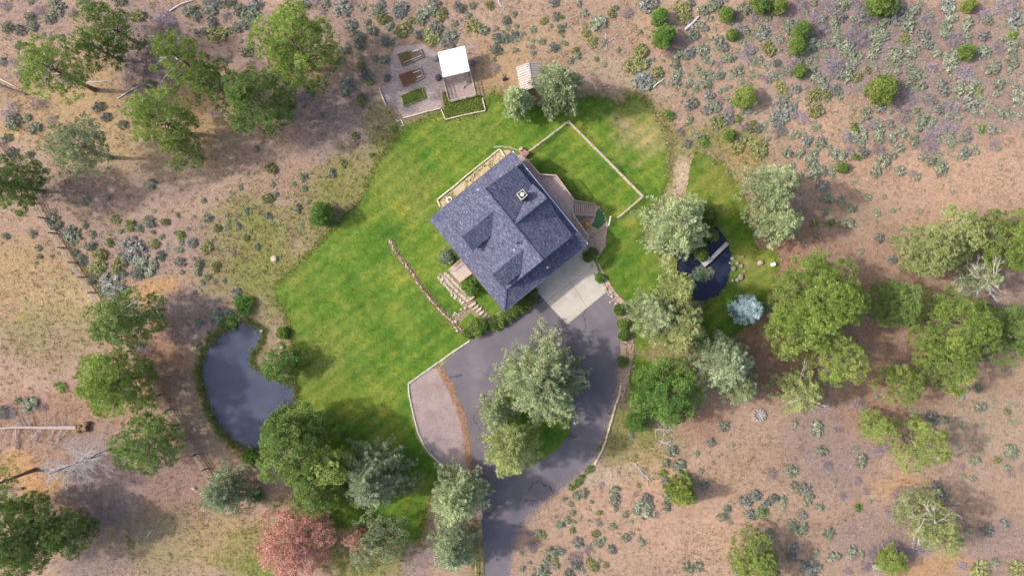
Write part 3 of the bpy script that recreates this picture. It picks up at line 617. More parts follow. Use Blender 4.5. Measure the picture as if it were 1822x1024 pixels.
def crown_fir(rng, Rr, h, z0, dens=1.0, cone=.8, droop=.25):
    """whorls of drooping branches, each carrying side sprays that point outwards"""
    nb = int((34 + 13 * Rr) * dens); limbs = []; P, O, RR, TT = [], [], [], []; asym = [rng.uniform(.80, 1.12) for _ in range(11)]
    for i in range(nb):
        t_ = ((i + rng.random()) / nb) ** 1.1; az = i * 2.399 + rng.uniform(-.35, .35); z = z0 + (h - z0) * t_
        l = max(.45, Rr * ((1 - t_) ** cone * .98 + .04) * asym[int((az % 6.283) / 6.2832 * 11) % 11] * rng.uniform(.70, 1.06))
        up = .55 if t_ > .6 else .2; dv = Vector((math.cos(az), math.sin(az), 0)); pv = Vector((-dv.y, dv.x, 0)); bt = rng.uniform(0, .36)
        limbs.append((Vector((0, 0, z)), dv * l + Vector((0, 0, z + l * (up * .5 - droop))), .035 + .012 * l)); k = max(2, int((2.0 + 3.3 * l) ))
        for j in range(k):
            s_ = 1 - (j + rng.random() * .8) / k * .78; w_ = (.12 + .30 * l * (1.1 - s_)) * rng.uniform(-1, 1)
            q = dv * (l * s_) + pv * w_ + Vector((0, 0, z + l * (up * .5 * s_ - droop * s_ * s_) - abs(w_) * .15 + rng.uniform(-.15, .15)))
            P.append(tuple(q)); O.append(tuple((dv * .95 + pv * (w_ * .6) + Vector((rng.gauss(0, .3), rng.gauss(0, .3), .42))).normalized())); RR.append(rng.uniform(.26, .50)); TT.append(bt + .16 * s_ ** 2 + rng.uniform(0, .16))
    return np.array(P), np.array(O), np.array(RR), limbs, np.array(TT)
def bare_branches(mb, rng, a, e, r, depth=2, fan=.5):
    a = Vector(a); e = Vector(e); mid = a.lerp(e, .5) + Vector((rng.gauss(0, 1), rng.gauss(0, 1), rng.gauss(0, .6))) * (e - a).length * .06
    mb.tube([a, mid, e], [r, r * .7, r * .3], 4)
    if depth:
        L_ = (e - a).length
        for k in range(rng.randint(3, 5)):
            s_ = rng.uniform(.25, .95); p = a.lerp(e, s_); d = ((e - a).normalized() + Vector((rng.gauss(0, 1), rng.gauss(0, 1), rng.gauss(0, .6))) * fan).normalized()
            bare_branches(mb, rng, p, p + d * L_ * rng.uniform(.25, .5), r * .5, depth - 1, fan)

LMARK = []      # places the bushes are described by
GEN = {'pine_tree': 'tree', 'fir_tree': 'tree', 'leafy_tree': 'tree', 'dead_tree': 'tree', 'juniper_shrub': 'shrub', 'spruce_tree': 'tree'}
def tree(kind, px, py, rp, h, mat, label, lm=None, dens=1.0, z0=None, zc=.58, seed=None, name=None, cone=.8, droop=.25, group=None, bare=0):
    seed = seed or int(px * 7 + py * 13); rng = random.Random(seed); rs = np.random.RandomState(seed % 99991)
    bx, by, _ = G(px, py, zc * h); Rr = 1.06 * rp / PPM * (CAMH - zc * h) / CAMH; z0 = h * .22 if z0 is None else z0
    name = name or {'pine': 'pine_tree', 'fir': 'fir_tree', 'leafy': 'leafy_tree'}[kind]
    dens = max(dens, .8) if kind == "pine" else dens; root = empty(name, (bx, by, 0), label, GEN.get(name, 'tree'), group)
    if lm: LMARK.append((px, py, lm))
    lean = Vector((rng.uniform(-.02, .02), rng.uniform(-.02, .02))) * h
    small = 1.0 if Rr > 2.2 else .62
    if kind == 'pine':
        P, O, RR, limbs, TT = crown_boughs(rng, Rr * .97, h, z0, dens, .40); arr = list(tuft_leaves(rs, P, O, RR, 25, .85, .16, .65, .065, TT)); arr[5] = arr[5] - .05
    elif kind == 'fir':
        P, O, RR, limbs, TT = crown_fir(rng, Rr, h, z0, dens, cone, droop); arr = list(tuft_leaves(rs, P, O, RR * (1 if Rr > 2.2 else .8), 17, .95, .24, .65, .08, TT))
        arr[1] = norm(arr[1] + np.repeat(O, 17, 0) * .9)
    else:
        P, O, RR, limbs, TT = crown_boughs(rng, Rr * .97, h, z0, dens * .9, .36 * small, 1.25, .26 if Rr > 2.2 else .36, 2.6); arr = list(tuft_leaves(rs, P, O, RR, 25, .55, .36, .9, .06, TT))
    tz = arr[0][:, 2] / h; arr[0][:, 0] += lean.x * tz; arr[0][:, 1] += lean.y * tz
    me = leaf_mesh("crown", *arr); link("crown", me, LM[mat], root)
    mb = MB(); rt = .06 + .016 * h; seg = 6
    pts = [Vector((lean.x * k / seg + rng.uniform(-.06, .06), lean.y * k / seg + rng.uniform(-.06, .06), h * .96 * k / seg)) for k in range(seg + 1)]
    pts[0] = Vector((0, 0, -.05)); mb.tube(pts, [rt * (1.25 if k == 0 else 1) * (1 - .9 * k / seg) + .02 for k in range(seg + 1)], 8); o = link("trunk", mb.mesh("trunk"), bark, root)
    mb = MB()
    for a, e, r in limbs:
        k = a.z / h; ls = Vector((lean.x * k, lean.y * k, 0)); a2 = a + ls; e2 = a2.lerp(e + ls, .9)
        mb.tube([a2, a2.lerp(e2, .5) + Vector((0, 0, .04)), e2], [r, r * .7, r * .3], 4)
    link("limbs", mb.mesh("limbs"), bark, root)
    if bare:
        mb = MB()
        for k in range(bare):
            az = rng.uniform(0, 6.28); z = rng.uniform(.3, .9) * h; l = Rr * rng.uniform(.6, 1.0)
            bare_branches(mb, rng, (0, 0, z), (math.cos(az) * l, math.sin(az) * l, z + rng.uniform(-.1, .5)), .05, 2)
        link("bare_branches", mb.mesh("bare_branches"), barkgrey, root)
    return root

tree('pine', 101,128,55,15,'pine', "tall sparse pine with a long leaning trunk in the upper left corner", "the tall sparse pine", .62, z0=6, bare=6)
tree('leafy', 196,46,44,12,'green', "pale olive green tree at the top left above a darker one", "the pale tree at the top left", .75)
tree('pine', 172,84,40,10,'dark', "small dark green pine tucked under the pale tree at the top left", None, .9)
tree('pine', 322,110,46,16,'pine', "yellow green pine left of the darker pine it touches, upper left", "the yellow green upper pine", .95, bare=5)
tree('pine', 378,150,42,11,'dark', "short dark pine between two brighter pines in the upper left", None, .8)
tree('pine', 454,180,58,15,'green', "broad deep green pine just below the largest upper pine", "the broad deep green pine")
tree('pine', 524,82,70,17,'pine', "largest bright green pine at the top, left of the garden", "the largest bright upper pine", 1.1)
tree('pine', 285,214,52,15,'pine', "dense green pine standing alone between sparse pines in the upper left", "the dense green pine", 1.0)
tree('pine', 330,270,32,9,'dark', "low dark green pine leaning out below the dense green pine", None, .8)
tree('pine', 143,262,54,13,'silver', "thin silvery green pine whose trunk shows at its right", "the thin silvery pine", .6, z0=5, bare=5)
tree('pine', 18,328,52,12,'dark', "dark pine cut off by the left edge beside the fence", "the dark pine at the left edge")
tree('pine', 224,566,56,12,'dark', "round grey green pine upper left of the large pond", "the round pine by the fence", 1.0, bare=7)
tree('pine', 203,680,64,12,'pine', "green pine left of the large pond, between two other fence pines", "the green fence pine", 1.0)
tree('pine', 262,790,58,11,'dark', "wide green pine beside the fence below the green fence pine", "the lowest fence pine", 1.0)
tree('fir', 396,874,54,9,'teal', "silvery green leafy tree growing over the lower end of the fence", "the silvery tree on the fence", .8, cone=.5)
tree('pine', -4,860,34,13,'pine', "pine cut off by the left edge with its trunk showing", None, .6, z0=6)
tree('pine', 32,955,72,13,'dark', "large dark green pine in the bottom left corner", "the dark corner pine", 1.1)
tree('pine', 118,948,46,10,'dark', "smaller dark pine touching the right side of the corner pine", None, .9)
tree('leafy', 498,646,33,5,'lush', "small round willow on the right bank of the large pond", "the small round willow", .9, z0=.6)
tree('leafy', 522,785,74,12,'green', "big leafy tree hanging over the lower right shore of the large pond", "the big leafy pond tree", 1.0)
tree('leafy', 560,865,56,10,'green', "leafy tree just below the big leafy pond tree", None, 1.0)
tree('leafy', 590,830,38,12,'yellow', "yellow green tree wedged between the leafy pond tree and the silver spruce", None, .8)
tree('fir', 664,855,74,12,'teal', "large silver green spruce on the lower lawn", "the large silver spruce", 1.05, name='spruce_tree', cone=.6)
tree('leafy', 666,962,50,8,'silver', "hazy grey green tree with a pinkish side below the silver spruce", "the hazy grey tree", .55)
tree('leafy', 634,958,22,7,'pink', "small pink leaved tree left of the hazy grey tree", None, .7)
tree('leafy', 522,975,72,9,'pink', "round tree with coppery pink leaves at the bottom edge", "the pink tree", .62)
tree('fir', 810,886,62,11,'silver', "green fir left of the driveway beside the lower road", "the green fir by the road", .95, cone=.55)
tree('fir', 806,980,54,10,'teal', "blue green fir at the bottom edge left of the road", "the blue green fir by the road", .95, cone=.6)
tree('fir', 962,678,94,13,'silver', "huge silvery fir on the planted island in the driveway", "the huge island fir", 1.25, cone=.48, droop=.18)
tree('fir', 880,735,40,9,'silver', "small silver fir on the left side of the driveway island", None, .9, cone=.6)
tree('fir', 906,800,60,14,'olive', "yellow green fir at the lower end of the driveway island", "the yellow green island fir", 1.1, cone=.55)
tree('fir', 920,181,33,8,'silver', "smaller silvery tree below the metal shed", "the smaller silvery tree", 1.15, cone=.45)
tree('fir', 996,152,49,11,'silver', "tall silvery tree overhanging the right side of the metal shed", "the tall silvery tree", 1.15, cone=.45)
tree('fir', 1202,402,71,13,'silver', "big silver green tree over the upper end of the small pond", "the big tree by the small pond", 1.15, cone=.45)
tree('fir', 1168,562,56,13,'silver', "pale fir nearest the garage side bed, left one of a close pair", "the pale fir beside the bed", 1.1, cone=.65)
tree('fir', 1212,580,66,15,'olive', "yellowish fir below the small pond, right one of a close pair", "the yellowish fir below the small pond", 1.1, cone=.65)
tree('fir', 1206,516,38,13,'olive', "narrow pointed fir rising above the close pair by the small pond", None, 1.1, cone=.7)
tree('fir', 1288,650,64,13,'teal', "grey green fir lower right of the yellowish fir", "the grey green fir", 1.0, cone=.6)
tree('fir', 1318,690,38,9,'silver', "thin pale fir at the lower right foot of the grey green fir", None, .8, cone=.6)
tree('leafy', 1182,700,60,9,'lush', "round bright green leafy tree right of the driveway", "the bright leafy tree", 1.0)
tree('leafy', 1133,751,19,2.6,'lush', "small round lime green shrub below the bright leafy tree", None, 1.2, z0=.2, name='shrub')
tree('fir', 1380,330,58,13,'silver', "tall pale green tree right of the curved side lawn", "the tall tree right of the side lawn", 1.05, cone=.5)
tree('fir', 1392,395,46,10,'silver', "lower pale tree touching the tall tree right of the side lawn", None, .9, cone=.6)
tree('pine', 1462,530,77,17,'pine', "biggest pine on the right with a wide yellow green crown", "the biggest right hand pine", 1.25)
tree('pine', 1424,582,56,12,'pine', "lower left companion of the biggest right hand pine", None, 1.0)
tree('pine', 1488,640,46,12,'yellow', "bright yellow green pine at the lower end of the biggest right hand pine", None, .9)
tree('pine', 1592,538,46,10,'dark', "darker green pine between the two big right hand pines", "the darker middle pine", 1.0)
tree('pine', 1694,575,60,16,'pine', "big bright green pine near the right edge in the middle of its group", "the big pine near the right edge", 1.1)
tree('pine', 1690,645,52,11,'pine', "green pine right below the big pine near the right edge", None, .9)
tree('pine', 1650,447,48,11,'olive', "olive pine at the upper left of the right hand group", "the olive right hand pine", .95)
tree('pine', 1704,418,50,10,'olive', "flat topped olive pine at the top of the right hand group", "the topmost olive pine", .85)
tree('fir', 1742,494,36,10,'silver', "half dead silvery tree with bare grey branches at the right", "the half dead silvery tree", .5, cone=.6, bare=18)
tree('pine', 1796,436,58,14,'pine', "green pine cut by the right edge above the others", "the upper pine at the right edge", 1.05)
tree('pine', 1796,590,58,14,'dark', "deep green pine cut by the right edge", "the lower pine at the right edge", 1.05)
tree('pine', 1602,684,38,8,'yellow', "small yellow green pine below the gap between the right hand pines", "the small yellow green pine", .85)
tree('fir', 1426,698,48,10,'olive', "ragged pale pine right of the stone fire pit", "the ragged pine by the fire pit", .75, cone=.6, bare=6)
tree('pine', 1558,756,32,8,'yellow', "smallest bright pine of the lower right pair", "the smallest bright pine", .85)
tree('pine', 1638,790,46,10,'yellow', "yellow green pine with a long shadow in the lower right", "the yellow green lower pine", .85)
tree('pine', 1645,920,46,11,'olive', "leaning olive tree with greyish branches near the bottom right", "the leaning olive tree", .8, bare=8)
tree('pine', 1676,960,34,8,'olive', "lower right half of the leaning olive pair", None, .8)
tree('pine', 1342,1000,50,8,'yellow', "yellow green tree at the bottom edge right of centre", "the yellow tree at the bottom edge", .9)
tree('leafy', 1590,1000,24,4,'yellow', "small lime tree beside dead brush at the bottom right", None, .7, z0=.5)
tree('fir', 1218,880,32,6,'pine', "small fan shaped green juniper pointing right, alone on bare soil", "the fan shaped juniper", 1.2, cone=.7, z0=.2)
tree('fir', 1336,550,30,7,'blue', "round powder blue spruce below the small pond", "the blue spruce", 1.6, name='spruce_tree', cone=.55, z0=.3)
tree('leafy', 569,381,22,4.5,'lush', "round bright green tree alone at the left edge of the lawn", "the round tree at the lawn edge", 1.3, z0=.4)
for x, y, r, h, mt, lb, lm in [
  (1175,28,15,2.6,'lush',"round green juniper, upper one of a pair at the top","the upper round juniper"),
  (1184,63,20,3.2,'lush',"round green juniper, larger lower one of a pair at the top","the larger round juniper"),
  (1293,24,12,2,'lush',"small green juniper at the top right of the round pair",None),
  (1328,170,21,3.2,'yellow',"round lime green juniper alone right of the upper lawn","the lime green juniper"),
  (1356,6,17,2.6,'lush',"small bright juniper cut by the top edge, left of a twin",None),(1386,9,14,2.4,'yellow',"small bright juniper cut by the top edge, right of its twin",None),
  (1427,53,16,3,'lush',"upper light green juniper of a stacked pair in the brush","the stacked juniper pair"),(1420,80,15,2.6,'lush',"lower light green juniper of a stacked pair in the brush",None),
  (1424,126,9,1.5,'lush',"tiny green juniper below the stacked pair",None),(1573,157,25,3.6,'yellow',"broad yellow green juniper in the middle of the upper right brush","the broad brush juniper"),
  (1569,4,26,3.4,'green',"dark green juniper cut by the top edge at the right",None),(1725,8,11,2,'yellow',"small juniper cut by the top edge near the right corner","the small top right juniper"),
  (1720,92,13,2,'lush',"narrow green juniper in the far right brush","the narrow juniper"),(1500,298,7,1,'lush',"tiny bright green juniper at the lower edge of the brush",None),
  (1297,241,8,1.3,'lush',"tiny deep green bush right of the upper lawn",None),(1303,62,8,1.2,'lush',"tiny green juniper among dead brush at the top",None)]:
    tree('leafy', x, y, r * .93, h, 'green' if mt == 'lush' and x > 1280 else mt, lb, lm, 1.3, z0=.15, name='juniper_shrub')

# standing dead pine, lower left
def dead(px, py, h, label, lm, n=80, rr=4.4, seed=5):
    rng = random.Random(seed); x, y, _ = G(px, py, 0); root = empty('dead_tree', (x, y, 0), label, 'tree'); LMARK.append((px, py, lm))
    mb = MB(); mb.tube([(0, 0, -.1), (.1, 0, h * .5), (0, .05, h)], [.24, .15, .03], 8); link("trunk", mb.mesh("trunk"), bark, root)
    mb = MB()
    for i in range(n):
        t_ = rng.uniform(.25, 1) ; z = h * t_; az = i * 2.4; l = rr * (1.1 - .75 * t_) * rng.uniform(.6, 1.1)
        bare_branches(mb, rng, (0, 0, z), (math.cos(az) * l, math.sin(az) * l, z + l * rng.uniform(-.1, .35)), .038, 2, .6)
    link("branches", mb.mesh("branches"), barkgrey, root); return root
dead(200, 798, 14.3, "standing dead pine with fine silver branches in the lower left", "the standing dead pine")

# fallen log with its root ball and broken branches
rng = random.Random(3)
x0, y0, _ = G(140, 759); root = empty('fallen_tree', (x0, y0, 0), "long bleached fallen trunk with a brown root ball at the left edge", 'tree'); LMARK.append((90, 760, "the long fallen trunk"))
mb = MB(); mb.tube([(-13.5, -.3, .35), (-9, .05, .42), (-5, .0, .45), (0, 0, .5)], [.10, .18, .23, .32], 9); link("log", mb.mesh("log"), plain("bleached_wood", (.26, .20, .19), (.46, .37, .35), 4, .9, .6), root)
mb = MB()
for i in range(9): mb.rock((rng.uniform(0, 1.5), rng.uniform(-.55, .65), .4), rng.uniform(.3, .6), rng, .8)
link("root_ball", mb.mesh("root_ball"), plain("rotten_root", (.13, .08, .05), (.27, .18, .11), 5, .95, 1), root)
mb = MB()
for i in range(26):
    sx = -rng.uniform(.8, 13.5); sd_ = rng.choice((-1, 1)); l = rng.uniform(1.2, 3.4)
    bare_branches(mb, rng, (sx, 0, .4), (sx - rng.uniform(-.2, 1.6), sd_ * l, rng.uniform(.15, .9)), .06, 1, .6)
link("broken_branches", mb.mesh("broken_branches"), barkgrey, root)

def log(p, q, r, label, mat=barkgrey, br=0, name='fallen_log', seed=1):
    rng = random.Random(seed + int(p[0])); a = Vector(G(*p, r)); b_ = Vector(G(*q, r)); root = empty(name, (a.x, a.y, 0), label, 'log')
    off = Vector((a.x, a.y, 0)); mb = MB(); mid = a.lerp(b_, .5) + Vector((rng.uniform(-.2, .2), rng.uniform(-.2, .2), .03)); mb.tube([a - off, mid - off, b_ - off], [r, r * .85, r * .5], 7)
    link("trunk", mb.mesh("trunk"), mat, root)
    if br:
        mb = MB(); L_ = (b_ - a).length
        for k in range(br):
            s_ = rng.uniform(.1, 1); p_ = a.lerp(b_, s_) - off; d = Vector((rng.gauss(0, 1), rng.gauss(0, 1), .15)).normalized()
            bare_branches(mb, rng, p_, p_ + d * rng.uniform(.5, 1.5), .035, 1, .6)
        link("branches", mb.mesh("branches"), mat, root)
log(T('A1',910,60), T('A1',1040,0), .13, "thin bare fallen trunk at the top edge left of the largest pine", br=5)
log(T('A1',630,530), T('A1',750,458), .09, "thin fallen branch lying beside the tall sparse pine's trunk foot", br=3)
log(T('A1',470,440), T('A1',600,430), .07, "slender curved stick on dry grass in the upper left", br=2)
log(T('A1',800,195), T('A1',965,210), .10, "pale log lying in the grey litter in the upper left", br=4)
log((-8,150), (45,168), .26, "dark fallen trunk entering from the left edge", bark, 3)
log(T('A1',0,425), T('A1',88,468), .10, "thin white fallen pole next to the dark trunk at the left edge", wood_pale)
log(T('A3',1020,160), T('A3',1095,88), .22, "weathered fallen log right of the two round junipers", br=5)
log(T('A3',850,470), T('A3',908,424), .14, "pale broken pole leaning out of the silver shrub above the lawn", wood_pale)
log(T('A3',590,235), T('A3',665,180), .06, "grey stick on bare soil left of the two round junipers", br=3)
log((40,868), (0,872), .2, "dark stump end of a trunk at the left edge", bark)
for a, b_, lb, s in ((('C3',840,245),('C3',950,250),"pile of bleached dead branches under the bright leafy tree",1),(('C3',870,305),('C3',945,335),"pale dead branch beside a sagebrush below the bright leafy tree",2),(('C3',745,430),('C3',825,520),"bleached branch pile on the olive grass right of the driveway",3),(('A2',1345,-10),('A2',1372,55),"bundle of grey branches at the top edge above the shed",4),(('C1',780,820),('C1',810,775),"small dark twig on the ground right of the bottom left pines",5)):
    log(T(*a), T(*b_), .07, lb, barkgrey, 12 if s != 5 else 2, 'branch_pile', s)

# ------------------------------------------------------------------ bushes
def bush_mesh(name, kind, seed):
    """unit bush (radius 1): a lumpy mound of tufts"""
    rng = random.Random(seed); rs = np.random.RandomState(seed); P, O, RR = [], [], []
    n = {'sage': 26, 'dead': 30, 'olive': 26, 'green': 22}[kind]; el = rng.uniform(.7, 1)
    for i in range(n):
        rr = math.sqrt((i + .5) / n) * rng.uniform(.82, 1.08); az = i * 2.399 + rng.uniform(-.5, .5)
        z = .62 * math.sqrt(max(.05, 1.05 - rr * rr)) * rng.uniform(.7, 1.1); P.append((math.cos(az) * rr * .86, math.sin(az) * rr * .86 * el, z * .8)); O.append((math.cos(az) * rr * .8, math.sin(az) * rr * .8, .9)); RR.append(rng.uniform(.16, .30))
    P, O, RR = np.array(P), norm(np.array(O)), np.array(RR)
    if kind == 'dead': arr = list(tuft_leaves(rs, P, O, RR * 1.5, 16, 1.2, .05, .6, .02))
    elif kind == 'sage': arr = list(tuft_leaves(rs, P, O, RR, 24, 1.0, .30, .5, .05))
    else: arr = list(tuft_leaves(rs, P, O, RR, 24, .9, .36, .5, .05))
    # low skirt so no bare soil shows through the mound
    m_ = 60; az = rs.rand(m_) * 6.283; rr = np.sqrt(rs.rand(m_)) * .85; c = np.stack([np.cos(az) * rr, np.sin(az) * rr * el, .08 + .25 * rs.rand(m_)], 1)
    ex = [c, rs.randn(m_, 3) * [1, 1, .3], rs.randn(m_, 3) * .5 + [0, 0, 1], np.full(m_, .3), np.full(m_, .1 if kind != 'dead' else .02), rs.rand(m_) * .3]
    arr = [np.concatenate([a, b_]) for a, b_ in zip(arr, ex)]
    return leaf_mesh(name, *arr)
BM = {}
for kd, mats in (('sage', ('sage', 'sage', 'bluesage', 'sage', 'bluesage')), ('dead', ('deadb',) * 3), ('olive', ('oliveb',) * 3), ('green', ('lush', 'lush', 'green'))):
    BM[kd] = []
    for i, mt in enumerate(mats):
        me = bush_mesh(kd + "_bush", kd, 40 + i * 3 + len(kd)); me.materials.append(LM[mt]); BM[kd].append(me)
